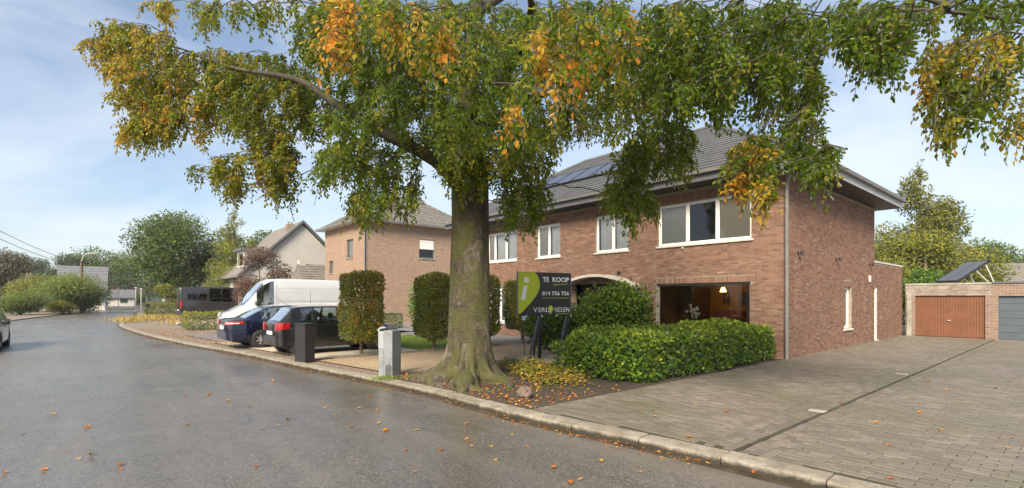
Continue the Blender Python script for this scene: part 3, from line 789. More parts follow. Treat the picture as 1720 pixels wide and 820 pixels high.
tiles(roof, (x1, y0, rz0), (0, 1, 0), (-hx, 0, RH * PITCH), y1 - y0, sl2, lambda v: (RH * v / sl2, (y1 - y0) - RH * v / sl2), .30, .30, 'tile', TILE, 110)
mb = MB(); mb.tube([(x1, y0, rz0 + .05), (x1 - hx, ym, rz1 + .06), (x0 + hx, ym, rz1 + .06), (x0, y0, rz0 + .05)], .075, 8); mb.build('ridge_tiles', TILE, roof, smooth=50)
# solar panels lying on the street slope
sv = Vector((0, RH, RH * PITCH)).normalized(); sn = Vector((0, -PITCH, 1)).normalized()
for i in range(6):
    o = empty('solar_panel', Vector((-12.6 + i * 1.08, y0, rz0)) + sv * 2.3 + sn * .09)
    tag(o, ['flat roof solar panel, %s of the row on the slate roof' % w for w in ('furthest from the corner', 'second from the far end', 'third from the far end', 'third from the near end', 'second from the near end', 'nearest the corner')][i], 'solar panel', 'solar panels on the slate roof')
    def sp(u, v, n): return tuple(Vector((u, 0, 0)) + sv * v + sn * n)
    fr = MB()
    for (a, b_, c, d) in ((0, .03, 0, 1.7), (1.02, 1.05, 0, 1.7), (.03, 1.02, 0, .03), (.03, 1.02, 1.67, 1.7)):
        fr.add([sp(a, c, 0), sp(b_, c, 0), sp(b_, d, 0), sp(a, d, 0), sp(a, c, .045), sp(b_, c, .045), sp(b_, d, .045), sp(a, d, .045)], [(0,3,2,1),(4,5,6,7),(0,1,5,4),(1,2,6,5),(2,3,7,6),(3,0,4,7)])
    fr.build('panel_frame', PVFRAME, o)
    MB().quad(sp(.03, .03, .035), sp(1.02, .03, .035), sp(1.02, 1.67, .035), sp(.03, 1.67, .035)).build('cells', PV, o, fix=False)

# low flat-roofed extension behind the house
ext = empty('brick_extension', (0, DEP, 0)); tag(ext, 'low flat roofed brick extension joining the house to the garages', 'extension')
EX = Face('x', -.12, 1); EH = 3.2
mb = MB(); ED = [(.3, .9, 0, 2.2)]; wall_holes(mb, EX, .001, 5.1, -.1, EH, ED)
mb.quad((-.12, 5.1, -.1), (-6, 5.1, -.1), (-6, 5.1, EH), (-.12, 5.1, EH))
ew = mb.build('wall', MORTAR, ext, fix=False); ew.location = (0, 0, 0)
lay_bricks(EX, .001, 5.1, 0, EH - .05, ED, [], ew, 1, near_score(99))
MB().box((-6, .0, EH), (-.09, 5.13, EH + .07), .01).build('coping', STONE, ext)
mb = MB(); EX.box(mb, .34, .86, .02, 2.17, -.16, -.12); d_ = mb.build('side_door', WOODDOOR, ext)
mb = MB(); EX.box(mb, .25, .95, -.05, .04, -.15, .06); mb.build('doorstep', STONE, ext)
mb = MB(); EX.box(mb, .3, .36, .0, 2.2, -.14, -.02); EX.box(mb, .84, .9, .0, 2.2, -.14, -.02); mb.build('door_frame', WHITE, ext)

# ------------------------------------------------------------------ garages
GY = 14.0
gar = empty('garage', (0, GY, 0)); tag(gar, 'flat brick garage with brown ribbed up and over door', 'garage')
GF = Face('y', 0.0, -1)
gx = lambda px, py=540: float(on_y(px, py, GY)[0])
a0, a1, dv1 = gx(1537), gx(1655), gx(1666)
GH = 2.42; DT = 1.86
hole = [(a0, a1, 0, DT)]
mb = MB(); wall_holes(mb, GF, a0 - .35, dv1, -.1, DT + .0, hole, .12); mb.build('wall', GAR_BRICK, gar, fix=False)
mb = MB(); GF.box(mb, a0 - .35, dv1, DT + .002, GH - .08, -.2, .004); mb.build('lintel_wall', GAR_PALE, gar)
mb = MB(); GF.box(mb, a0 - .36, dv1, GH - .078, GH, -6, .03); mb.build('roof_edge', CONC, gar)
def ribbed_door(parent, u0, u1, z0, z1, n, m):
    d = MB(); GF.box(d, u0, u1, z0, z1, -.12, -.09)
    o = d.build('garage_door', m, parent)
    w = (u1 - u0) / n; me = None
    for i in range(n):
        q = MB(); GF.box(q, u0 + i * w + .006, u0 + (i + 1) * w - .006, z0 + .02, z1 - .02, -.0895, -.075, .004); q.build('rib', m, o)
    return o
gd = ribbed_door(gar, a0, a1, .02, DT, 24, DOORBROWN)
mb = MB(); GF.box(mb, (a0 + a1) / 2 - .06, (a0 + a1) / 2 + .06, .74, .77, -.075, -.03, .006); mb.build('door_handle', GALV, gd)
mb = MB(); GF.box(mb, a0 - .30, a0 - .12, 0, 1.95, .006, .05); mb.build('gate_post', CONC, gar)
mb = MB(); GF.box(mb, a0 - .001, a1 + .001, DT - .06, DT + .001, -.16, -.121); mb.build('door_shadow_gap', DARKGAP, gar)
gar2 = empty('garage', (0, GY, 0)); tag(gar2, 'flat brick garage with blue grey sectional door', 'garage')
b0 = gx(1677); b1 = b0 + 2.6
mb = MB(); wall_holes(mb, GF, dv1 + .004, b1 + .5, -.1, GH - .06, [(b0, b1, 0, DT - .02)], .14); mb.build('wall', GAR_BRICK, gar2, fix=False)
mb = MB(); GF.box(mb, dv1 + .002, b1 + .52, GH - .058, GH + .02, -6, .035); mb.build('roof_edge', FASCIA, gar2)
d = MB(); GF.box(d, b0, b1, .015, DT - .021, -.16, -.13); o = d.build('garage_door', DARKGAP, gar2)
for i in range(6):
    q = MB(); h = (DT - .06) / 6; GF.box(q, b0 + .004, b1 - .004, .02 + i * h, .02 + (i + 1) * h - .008, -.1295, -.105, .005); q.build('door_panel', DOORGREY, o)
# solar water collector propped on the garage roof
sc = empty('roof_collector', (0, 0, 0)); tag(sc, 'tilted solar collector propped on pale struts on the garage roof', 'solar collector')
c1 = on_y(1573, 475, GY + .8); P0 = np.array([c1[0], c1[1], 2.45]); wv = np.array([.86, -.50, 0]) * .95; rise = np.array([.50 * 1.75, .86 * 1.75, .92])
wv, rise = rise, wv; _nn = np.cross(rise, wv); _nn /= np.linalg.norm(_nn)
def scp(a, b_, n): return tuple(P0 + rise * b_ + wv * a + _nn * n)
mb = MB(); mb.add([scp(0,0,0), scp(1,0,0), scp(1,1,0), scp(0,1,0), scp(0,0,.09), scp(1,0,.09), scp(1,1,.09), scp(0,1,.09)], [(0,3,2,1),(4,5,6,7),(0,1,5,4),(1,2,6,5),(2,3,7,6),(3,0,4,7)]); mb.build('casing', BLACKM, sc)
for a, b_ in ((.02, .49), (.51, .98)):
    MB().quad(scp(.02, a, .094), scp(.98, a, .094), scp(.98, b_, .094), scp(.02, b_, .094)).build('collector_glass', PV, sc, fix=False)
mb = MB(); mb.tube([scp(1.0, -.05, .05), scp(1.0, 1.05, .05)], .06, 10); mb.build('header_pipe', BLACKM, sc, smooth=50)
for b_ in (.06, .94):
    t_ = scp(.9, b_, -.01); MB().tube([t_, (t_[0] + .25, t_[1] + .35, 2.44)], .03, 6).build('strut', GALV, sc); MB().tube([scp(.6, b_, -.01), (t_[0] + .1, t_[1] + .1, 2.44)], .025, 6).build('strut', GALV, sc)
# ------------------------------------------------------------------ foliage builders
def norm(a): return a / np.maximum(np.linalg.norm(a, axis=-1, keepdims=True), 1e-9)
def leaf_mesh(name, P, D, Nn, ln, wd, tone, m, six=True):
    """one small folded leaf at each P, growing along D, facing N"""
    D = norm(D); S = norm(np.cross(D, Nn)); U = np.cross(S, D); n = len(P)
    ln = np.broadcast_to(ln, n)[:, None]; wd = np.broadcast_to(wd, n)[:, None]
    if six:
        pts = [P, P + D*ln*.28 - S*wd*.42 + U*wd*.16, P + D*ln*.68 - S*wd*.40 + U*wd*.12, P + D*ln - U*ln*.10, P + D*ln*.68 + S*wd*.40 + U*wd*.12, P + D*ln*.28 + S*wd*.42 + U*wd*.16]
        f = np.array([(0, 3, 2, 1), (0, 5, 4, 3)]); k = 6
    else:
        pts = [P, P + D*ln*.5 - S*wd*.5 + U*wd*.14, P + D*ln, P + D*ln*.5 + S*wd*.5 + U*wd*.14]
        f = np.array([(0, 2, 1), (0, 3, 2)]); k = 4
    V = np.stack(pts, 1).reshape(-1, 3)
    FF = (f[None] + (np.arange(n) * k)[:, None, None]).reshape(-1, f.shape[1])
    return np_mesh(name, V, FF, m, {'tone': np.repeat(np.clip(tone, 0, 1), k)})
def rand_dir(n):
    return norm(rng.normal(size=(n, 3)))
def lump(p, seed=0, s=1.0):
    """cheap smooth 3D variation in -1..1"""
    x, y, z = p[:, 0] * s, p[:, 1] * s, p[:, 2] * s
    return (np.sin(1.7*x + seed) * np.cos(1.3*y - seed) + np.sin(2.3*z + 1.1*x + 2*seed) * np.cos(1.9*y + .7*z) + .6*np.sin(4.1*x - 2.7*y + 3.3*z + seed)) / 2.2
def clipped_crown(name, x0, x1, y0, y1, z0, z1, n, m, ln, tone0, tone_top, parent, rough=.05, seed=1, rnd=.18):
    """leaf shell of a clipped block: most leaves near the surface, some inside, outline uneven"""
    c = np.array([(x0+x1)/2, (y0+y1)/2, (z0+z1)/2]); h = np.array([(x1-x0)/2, (y1-y0)/2, (z1-z0)/2])
    area = np.array([h[1]*h[2], h[1]*h[2], h[0]*h[2], h[0]*h[2], h[0]*h[1], h[0]*h[1]]); f = rng.choice(6, n, p=area / area.sum())
    q = rng.uniform(-1, 1, (n, 3)); ax = f // 2; sg = np.where(f % 2, 1.0, -1.0); q[np.arange(n), ax] = sg
    nrm = np.zeros((n, 3)); nrm[np.arange(n), ax] = sg
    # round the corners
    big = np.abs(q) ** 7; q = q / np.maximum(1, big.sum(1) ** (1/9))[:, None]
    P = c + q * h
    depth = np.abs(rng.normal(0, rough * 1.6, n)); P = P - nrm * depth[:, None] + nrm * (lump(P, seed, 2.1) * rough * 1.3 + lump(P, seed + 7, .9) * rough * .9)[:, None]
    D = norm(nrm * .55 + rand_dir(n) * .85 + np.array([0, 0, .25])); Nn = norm(nrm + rand_dir(n) * .6)
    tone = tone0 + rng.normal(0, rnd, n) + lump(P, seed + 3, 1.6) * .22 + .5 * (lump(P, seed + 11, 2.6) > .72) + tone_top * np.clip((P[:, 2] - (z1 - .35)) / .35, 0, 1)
    L = ln * rng.uniform(.7, 1.25, n)
    return link(name, leaf_mesh(name, P, D, Nn, L, L * .62, tone, m, six=False), parent)
def blob_crown(name, blobs, n, m, ln, parent, seed=1, tone0=.4, shell=.35, drop=0.0):
    """leaf masses: each blob is (centre, radii); leaves gather near the surfaces in clumps"""
    B = [(np.array(c, float), np.array(r if hasattr(r, '__len__') else (r, r, r), float)) for c, r in blobs]
    w = np.array([r[0]*r[1] + r[0]*r[2] + r[1]*r[2] for c, r in B]); idx = rng.choice(len(B), n, p=w / w.sum())
    d = rand_dir(n); rad = 1 - np.abs(rng.normal(0, shell, n)); rad = np.clip(rad, .15, 1)
    C = np.array([b_[0] for b_ in B])[idx]; Rr = np.array([b_[1] for b_ in B])[idx]
    rad = rad * (1 + .22 * lump(d * 2.2 + idx[:, None], seed, 1.4))
    P = C + d * Rr * rad[:, None]
    nrm = norm(d / Rr)
    D = norm(nrm * .5 + rand_dir(n) + np.array([0, 0, -drop])); Nn = norm(nrm + rand_dir(n) * .7 + np.array([0, 0, .4]))
    sz = float(np.mean(Rr))
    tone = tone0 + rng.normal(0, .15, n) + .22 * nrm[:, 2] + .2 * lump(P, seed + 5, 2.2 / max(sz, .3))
    L = ln * rng.uniform(.6, 1.3, n)
    return link(name, leaf_mesh(name, P, D, Nn, L, L * .65, tone, m, six=False), parent)
def trunk_tube(parent, p0, p1, r0, r1, m, name='trunk', bend=.06):
    p0, p1 = np.array(p0, float), np.array(p1, float); mb = MB(); L_ = np.linalg.norm(p1 - p0)
    pts = [p0 + (p1 - p0) * s + np.r_[rng.normal(0, bend * L_ * .1, 2), 0] * (0 < s < 1) for s in np.linspace(0, 1, 7)]
    mb.tube(pts, list(np.linspace(r0, r1, 7)), 10); return mb.build(name, m, parent, smooth=80)

# ------------------------------------------------------------------ the big beech
TB = np.array([*(CAM[:2] + _w[:2] * 10.75 + _r[:2] * (-.085 * 10.75)), 0.0])      # stands in the soil bed, 1.8 m behind the kerb
beech = empty('beech_tree', TB); tag(beech, 'huge old beech tree with mossy trunk and sprawling roots beside the road', 'tree')
# trunk with flared buttress roots
th = np.linspace(0, 2 * math.pi, 120, endpoint=False); V = []; zs = np.r_[np.linspace(-.12, .9, 26), np.linspace(.98, 4.7, 34)]
lob = [(R(a), w, e) for a, w, e in ((198, .15, 1.5), (226, .13, 1.75), (252, .12, 1.3), (279, .13, 1.45), (304, .13, 1.85), (331, .14, 1.45), (2, .17, 1.0), (40, .22, .9), (85, .22, .8), (125, .2, .9), (165, .16, 1.1))]
for z in zs:
    zz = max(z, 0); t_ = min(zz / 4.7, 1)
    base = .425 - .05 * t_ + .12 * math.exp(-zz / .5)
    r = base + .018 * np.sin(3 * th + .8 * zz) + .014 * np.sin(7 * th - 1.2 * zz) + .03 * np.sin(2 * th + 1)
    for a, w, e in lob:
        dd = (th - a + math.pi) % (2 * math.pi) - math.pi
        prof = np.exp(-(dd / w) ** 2)
        r = r + prof * e * .64 * (.66 * math.exp(-zz / .15) + .12 * math.exp(-zz / .5))
    r = r + .018 * np.sin(23 * th + 9 * zz) * math.exp(-zz / .4) + .028 * np.sin(11 * th + 5 * zz) * math.exp(-zz / .7) + .05 * np.sin(5 * th + 7 * zz + 2 * np.sin(3 * th)) * math.exp(-zz / .35)
    cx_ = .05 * math.sin(zz * .7) * t_; yy_ = r * np.sin(th); yy_ = np.where(yy_ < -.88, -.88 - (1 - np.exp((yy_ + .88) * 1.6)) * .24, yy_)     # the kerb stops the roots
    V.append(np.c_[r * np.cos(th) + cx_, yy_, np.full_like(th, z)])
V = np.concatenate(V); nk = len(th); q = np.arange(nk)
FF = np.concatenate([np.c_[i*nk + q, i*nk + (q+1) % nk, (i+1)*nk + (q+1) % nk, (i+1)*nk + q] for i in range(len(zs) - 1)])
trunk = link('trunk', np_mesh('trunk', V, FF, BARK, smooth=True), beech)
def root(ang, ln, r0, wig, z0=.10):
    a = R(ang); mb = MB(); pts = []; rad = []
    for s in np.linspace(0, 1, 12):
        d = .45 + ln * s; aa = a + wig * math.sin(s * 4.5) * .35
        pts.append((d * math.cos(aa), max(d * math.sin(aa), -1.02), z0 * (1 - s) ** 1.2 + .02 - .10 * s)); rad.append(r0 * (1 - .78 * s) * (1 + .12 * math.sin(s * 17 + ang)))
    mb.tube(pts, rad, 12); mb.build('root', BARK, beech, smooth=80)
for a in ((200, 1.35, .17, .6), (222, 1.2, .2, -.6), (250, 1.1, .2, .8), (285, 1.25, .22, -.7), (312, 1.9, .19, .5), (330, 1.4, .2, -.8), (355, 1.5, .15, .6)): root(*a)

def smoothpts(P, n):
    P = np.array(P, float); out = []
    s = np.r_[0, np.cumsum(np.linalg.norm(np.diff(P, axis=0), axis=1))]; q = np.linspace(0, s[-1], n)
    k = np.c_[[np.interp(q, s, P[:, i]) for i in range(3)]].T
    for _ in range(2): k[1:-1] = (k[:-2] + 2 * k[1:-1] + k[2:]) / 4
    return k
# spray templates: a drooping twig with alternate leaves
def spray_template(seed):
    r = np.random.default_rng(seed); P = []; D = []; Nn = []; tw = []
    axis = np.array([(.30 * t + .04 * math.sin(3 * t + seed), .05 * math.sin(5 * t + seed), -.06 * t - .34 * t * t) for t in np.linspace(0, 1, 7)])
    tw.append((axis, .004))
    def leafs(a, b_, k, up):
        d = norm((b_ - a)[None])[0]; s = norm(np.cross(d, up)[None])[0]
        for i in range(k):
            t = (i + .5) / k; side = 1 if i % 2 else -1
            P.append(a + (b_ - a) * t); D.append(norm((d * .55 + s * side * .75 + np.array([0, 0, -.35]) + r.normal(0, .22, 3))[None])[0]); Nn.append(norm((up + r.normal(0, .45, 3))[None])[0])
    for i in range(6):
        leafs(axis[i], axis[i+1], 2, np.array([.25, 0, 1.0]))
        if i < 5:
            for sd in (-1, 1):
                if r.random() < .72:
                    e = axis[i] + np.array([.10, sd * .15, -.05]) * (1.1 - i * .12) + r.normal(0, .025, 3) + np.array([0, 0, -.05 * r.random()])
                    tw.append((np.array([axis[i], (axis[i] + e) / 2 + [0, 0, .012], e]), .0025)); leafs(axis[i], e, 4, np.array([.15, 0, 1.0]))
    P.append(axis[-1]); D.append(norm((axis[-1] - axis[-2])[None])[0]); Nn.append(np.array([.3, 0, 1.0]))
    return np.array(P), np.array(D), np.array(Nn), tw
TEMPL = [spray_template(i) for i in range(14)]
def inside(poly, p):
    x, y = p[:, 0], p[:, 1]; ins = np.zeros(len(p), bool); k = len(poly); j = k - 1
    for i in range(k):
        xi, yi = poly[i]; xj, yj = poly[j]
        c = ((yi > y) != (yj > y)) & (x < (xj - xi) * (y - yi) / ((yj - yi) or 1e-9) + xi); ins ^= c; j = i
    return ins
def fill_region(poly, n, z0, z1, tone, spread=.15):
    """spray positions whose directions fall in an outline seen from the road; distances are drawn from the crown's own depth"""
    poly = np.array(poly, float); lo, hi = poly.min(0), poly.max(0); out = np.zeros((0, 2))
    while len(out) < n:
        q = rng.uniform(lo, hi, (n * 3, 2)); out = np.r_[out, q[inside(poly, q)]]
    out = out[:n]; Z = rng.uniform(z0, z1, n)
    P = CAM + (_w[None] + _r[None] * ((out[:, 0] - CX) / F_PX)[:, None] + np.array([[0, 0, 1.0]]) * ((HY - out[:, 1]) / F_PX)[:, None]) * Z[:, None]
    return P, np.clip(rng.normal(tone, spread, n), 0, 1)
def grow(tree, limbs, regions, origin, leaf_len, extra, seed, ext_center, dens=1.12):
    """regions -> sprays; each spray is tied to the nearest branch node so that limbs fork into ever finer twigs"""
    A = [fill_region(g[0], int(g[1] * dens), *g[2:]) for g in regions]
    P = np.concatenate([a[0] for a in A]); T = np.concatenate([a[1] for a in A])
    P = P + np.array([0, 0, .03])
    if extra:
        n, c, rad, tn = extra
        e = np.array(c) + rand_dir(n) * np.array(rad) * (1 - np.abs(rng.normal(0, .3, n)))[:, None]
        # keep the part of the crown that rises above the picture
        Zc = (e - CAM) @ _w; py = HY - F_PX * (e[:, 2] - CAM_H) / np.maximum(Zc, .3)
        e = e[((py < -30) | (Zc < .5)) & (e[:, 2] > 4.5)]
        P = np.r_[P, e]; T = np.r_[T, np.clip(rng.normal(tn, .2, len(e)), 0, 1)]
    T = np.clip(T + .10 * lump(P, 3, 1.1) + .06 * lump(P, 8, 2.7), 0, 1); nodes = []; par = []; wt = []
    for lb in limbs:
        k = smoothpts(lb[0], lb[2]); st = len(nodes)
        for i, q in enumerate(k):
            nodes.append(q); par.append(-1 if i == 0 else len(nodes) - 2)
    limb_n = len(nodes)
    # branch points: a thinned set of the sprays, joined outward from the trunk
    order = np.argsort(np.linalg.norm(P - origin, axis=1))
    NP = [np.array(x) for x in nodes]; arr = np.zeros((limb_n + len(P) * 8, 3)); arr[:limb_n] = np.array(nodes); cnt = limb_n; parent = list(par)
    tip = np.zeros(len(P), int)
    for i in order:
        d = np.linalg.norm(arr[:cnt] - P[i], axis=1) + .9 * np.maximum(0, P[i][2] - arr[:cnt, 2] + .15) + .25 * np.maximum(0, np.linalg.norm(arr[:cnt] - origin, axis=1) - np.linalg.norm(P[i] - origin))
        j = int(np.argmin(d)); a = arr[j]; L_ = np.linalg.norm(P[i] - a); k = max(1, min(8, int(L_ / .22)))
        pj = j
        for s in range(1, k + 1):
            t = s / k; q = a + (P[i] - a) * t + np.array([0, 0, .10 * L_ * math.sin(math.pi * t)]) + (rng.normal(0, .018 * L_, 3) if s < k else 0)
            arr[cnt] = q; parent.append(pj); pj = cnt; cnt += 1
        tip[i] = pj
    rad = np.zeros(cnt); acc = np.zeros(cnt); acc[tip] += .0045 ** 2.3
    for i in range(cnt - 1, -1, -1):
        acc[i] = max(acc[i], .0035 ** 2.3)
        if parent[i] >= 0: acc[parent[i]] += acc[i]
    rad = np.minimum(acc ** (1 / 2.3) * .6, .011)
    li = 0
    for lb in limbs:
        k = lb[2]; rad[li:li + k] = np.maximum(np.minimum(rad[li:li + k] * .8, lb[1]), lb[3] + (lb[1] - lb[3]) * (1 - np.linspace(0, 1, k)) ** 1.6); li += k
    lm = MB(); li = 0
    for lb in limbs:
        k = lb[2]; lm.tube(arr[li:li+k] - origin, list(rad[li:li+k]), 9); li += k
    lm.build('limbs', LIMB, tree, smooth=80, fix=False)
    # thin branches as three-sided tubes in one mesh
    ch = np.arange(limb_n, cnt); pa = np.array(parent)[ch]
    a, b_ = arr[pa] - origin, arr[ch] - origin; ra = np.minimum(rad[pa], rad[ch] * 1.35); rb = rad[ch]
    d = norm(b_ - a); ref = np.where(np.abs(d[:, 2:3]) > .9, np.array([[1.0, 0, 0]]), np.array([[0, 0, 1.0]])); s = norm(np.cross(d, ref)); u = np.cross(s, d)
    ks = 5; VV = []
    for ring, rr in ((a, ra), (b_, rb)):
        for q in range(ks):
            tt = 2 * math.pi * q / ks; VV.append(ring + (s * math.cos(tt) + u * math.sin(tt)) * rr[:, None])
    VV = np.stack(VV, 1); fq = np.array([(q, (q+1) % ks, ks + (q+1) % ks, ks + q) for q in range(ks)])
    FFb = (fq[None] + (np.arange(len(ch)) * 2 * ks)[:, None, None]).reshape(-1, 4)
    # sprays
    LP, LD, LN, LT, LS = [], [], [], [], []; TV, TF = [], []; tb = 0
    for i in range(len(P)):
        tp, td, tn, tw = TEMPL[rng.integers(len(TEMPL))]
        out = P[i] - ext_center; ang = math.atan2(out[1], out[0]) + rng.normal(0, .9); c, s_ = math.cos(ang), math.sin(ang)
        M = np.array([[c, -s_, 0], [s_, c, 0], [0, 0, 1]]); sc = rng.uniform(.8, 1.3)
        tl = rng.normal(.45, .3); M = M @ np.array([[math.cos(tl), 0, math.sin(tl)], [0, 1, 0], [-math.sin(tl), 0, math.cos(tl)]])
        o = P[i] - origin
        LP.append(tp @ M.T * sc + o); LD.append(td @ M.T); LN.append(tn @ M.T); k = len(tp)
        LT.append(T[i] + rng.normal(0, .09, k)); LS.append(np.full(k, leaf_len) * rng.uniform(.72, 1.2, k))
        for pts, r_ in tw[:3]:
            q = pts @ M.T * sc + o
            for e in range(len(q) - 1):
                w = np.array([r_, 0, 0]), np.array([-r_ * .5, r_ * .87, 0]), np.array([-r_ * .5, -r_ * .87, 0])
                TV += [q[e] + x for x in w] + [q[e+1] + x for x in w]
                TF += [(tb, tb+1, tb+4, tb+3), (tb+1, tb+2, tb+5, tb+4), (tb+2, tb, tb+3, tb+5)]; tb += 6
    VVf = VV.reshape(-1, 3)
    link('branches', np_mesh('branches', np.r_[VVf, np.array(TV)], np.r_[FFb, np.array(TF) + len(VVf)], LIMB, smooth=True), tree)
    LP = np.concatenate(LP); LS = np.concatenate(LS)
    link('crown', leaf_mesh('crown', LP, np.concatenate(LD), np.concatenate(LN), LS, LS * .62, np.concatenate(LT), BEECH), tree)
    return len(LP)
AD = at_depth
top = TB + np.array([0, 0, 4.3])
limbs = [
    ([top - [0, 0, .5], AD(742, 272, 10.3), AD(700, 252, 9.9), AD(640, 222, 9.6), AD(600, 195, 9.6), AD(555, 172, 9.7), AD(515, 135, 9.8), AD(455, 124, 9.9), AD(400, 118, 10.2), AD(330, 92, 10.6), AD(250, 60, 11.0)], .17, 30, .012),
    ([top, AD(778, 240, 10.75), AD(790, 130, 10.8), AD(800, 20, 10.9), AD(805, -130, 11), AD(800, -330, 11)], .30, 22, .06),
    ([AD(786, 200, 10.75), AD(840, 150, 9.6), AD(880, 70, 8.3), AD(900, 5, 7.3), AD(860, -110, 6.4), AD(800, -200, 5.6)], .13, 18, .03),
    ([AD(782, 230, 10.75), AD(840, 190, 10.9), AD(930, 150, 10.8), AD(1030, 120, 10.4), AD(1120, 60, 9.8)], .12, 16, .025),
    ([AD(790, 130, 10.8), AD(720, 90, 10.0), AD(640, 30, 8.8), AD(560, -60, 7.6), AD(520, -120, 6.4)], .11, 16, .025),
    ([AD(788, 160, 10.8), AD(700, 120, 12.5), AD(600, 40, 13.5), AD(480, -20, 14)], .10, 14, .025),
    ([AD(800, 20, 10.9), AD(900, -40, 12.5), AD(1020, -90, 13.5)], .12, 10, .03),
    ([AD(795, 60, 10.9), AD(700, -60, 11.2), AD(560, -160, 11.4), AD(380, -160, 11.6)], .12, 14, .03),
]
regions = [
    # far left: thin horizontal twigs, then the rusty outer mass with its hanging strands
    ([(132, 62), (200, 60), (205, 82), (150, 76)], 14, 10.8, 11.6, .46, .12), ([(150, 92), (200, 90), (200, 118), (165, 112)], 12, 10.8, 11.6, .46, .12), ([(150, 32), (215, 34), (215, 50), (165, 48)], 12, 10.8, 11.6, .48, .12), ([(190, 150), (215, 145), (215, 165), (195, 165)], 6, 10.8, 11.4, .48, .1),
    ([(200, 40), (262, 38), (340, 95), (318, 175), (312, 200), (290, 190), (270, 215), (250, 200), (240, 215), (225, 195), (215, 150), (205, 100)], 210, 10.2, 12.4, .42, .16),
    ([(212, 195), (232, 195), (228, 222), (205, 222)], 12, 10.5, 11.5, .5, .12), ([(240, 200), (258, 200), (258, 228), (246, 230)], 12, 10.5, 11.5, .46, .12), ([(270, 195), (292, 195), (288, 222), (274, 222)], 12, 10.5, 11.5, .44, .12), ([(300, 180), (314, 180), (312, 205), (302, 205)], 8, 10.5, 11.5, .4, .12),
    ([(328, 140), (358, 145), (354, 205), (336, 222)], 30, 10.2, 11.4, .36, .12),
    ([(250, 0), (290, 0), (292, 22), (262, 18)], 8, 10, 11.5, .35, .12), ([(312, 0), (372, 0), (362, 32), (330, 26)], 12, 9.5, 11, .3, .12), ([(390, 0), (478, 0), (470, 24), (415, 20)], 14, 9, 11, .25, .12),
    # middle of the left bough
    ([(345, 78), (480, 92), (530, 130), (505, 190), (470, 205), (415, 212), (366, 195), (362, 147)], 210, 9.9, 12.3, .27, .14),
    ([(425, 212), (495, 208), (502, 265), (492, 300), (505, 325), (478, 318), (466, 330), (450, 325), (440, 300), (428, 265)], 95, 9.9, 11.6, .30, .13),
    ([(325, 278), (362, 262), (415, 255), (412, 290), (400, 318), (384, 315), (370, 288)], 34, 10.2, 11.4, .33, .12),
    ([(490, 130), (560, 150), (560, 225), (520, 215), (500, 200)], 34, 9.9, 11.5, .2, .12),
    # around and above the trunk
    ([(490, 0), (760, 0), (760, 235), (705, 235), (640, 215), (560, 215), (545, 190), (575, 165), (548, 120), (498, 70)], 540, 8.4, 12.8, .11, .12),
    ([(535, 240), (606, 222), (700, 250), (706, 300), (700, 345), (655, 330), (632, 362), (602, 355), (585, 330), (612, 295), (580, 275), (545, 308), (532, 285)], 150, 8.8, 11.4, .12, .11),
    ([(535, 0), (600, 0), (575, 60), (560, 120), (540, 178), (528, 190), (545, 100), (538, 45)], 12, 5.0, 5.9, .70, .18),
    ([(610, 0), (775, 0), (765, 80), (715, 105), (690, 60)], 22, 5.0, 6.6, .42, .25),
    ([(760, 0), (1120, 0), (1130, 140), (1100, 205), (1000, 215), (935, 215), (880, 270), (820, 260), (800, 250), (745, 262), (755, 150)], 660, 6.8, 12.6, .13, .13),
    ([(885, 0), (1085, 0), (1050, 90), (960, 105), (885, 150), (866, 230), (850, 215), (872, 120)], 44, 5.2, 7.0, .40, .25),
    ([(742, 225), (826, 235), (828, 290), (800, 310), (775, 305), (755, 295)], 55, 9.3, 10.2, .22, .14),
    ([(826, 262), (880, 242), (918, 255), (914, 305), (908, 345), (896, 372), (868, 365), (846, 345), (828, 320)], 80, 8.8, 10.8, .13, .12),
    ([(1016, 318), (1042, 255), (1062, 210), (1088, 220), (1082, 280), (1094, 345), (1078, 345), (1058, 355), (1026, 325)], 80, 8.4, 10.2, .12, .1),
    ([(1088, 200), (1165, 200), (1160, 260), (1142, 292), (1110, 275), (1090, 280)], 46, 8.2, 10, .12, .1),
]
nl_ = grow(beech, limbs, regions, TB, .078, (380, TB + [0, 0, 10], (6, 6, 4.5), .2), 3, TB + [0, 0, 6.0])
# second beech, rooted in the verge to the right of the picture, reaching over the drive
TB2 = np.array([12.4, -7.6, 0.0])
beech2 = empty('beech_tree', TB2); tag(beech2, 'beech whose long bough reaches in from the right above the driveway', 'tree')
mb = MB(); mb.tube([(0, 0, -.1), (0, 0, .3), (-.05, .05, 2), (-.1, .1, 4.3), (-.1, .15, 7.5)], [.6, .42, .36, .30, .12], 20); mb.build('trunk', BARK, beech2, smooth=80)
t2 = TB2 + np.array([-.1, .1, 4.2])
limbs2 = [
    ([t2, AD(1900, 75, 6.9), AD(1720, 38, 6.4), AD(1600, 12, 6.4), AD(1500, 8, 6.5), AD(1430, 20, 6.7), AD(1380, 30, 7.0)], .10, 20, .02),
    ([AD(1600, 12, 6.4), AD(1480, -30, 6.8), AD(1330, -40, 7.2), AD(1240, 2, 7.4), AD(1180, 35, 7.6), AD(1095, 58, 7.9)], .04, 16, .012),
    ([AD(1430, 20, 6.7), AD(1380, 80, 6.9), AD(1350, 150, 7.0), AD(1330, 220, 7.0), AD(1300, 270, 6.9)], .018, 14, .008),
    ([AD(1720, 38, 6.4), AD(1680, 90, 6.2), AD(1640, 130, 6.2), AD(1600, 190, 6.2), AD(1580, 250, 6.2)], .016, 12, .007),
]
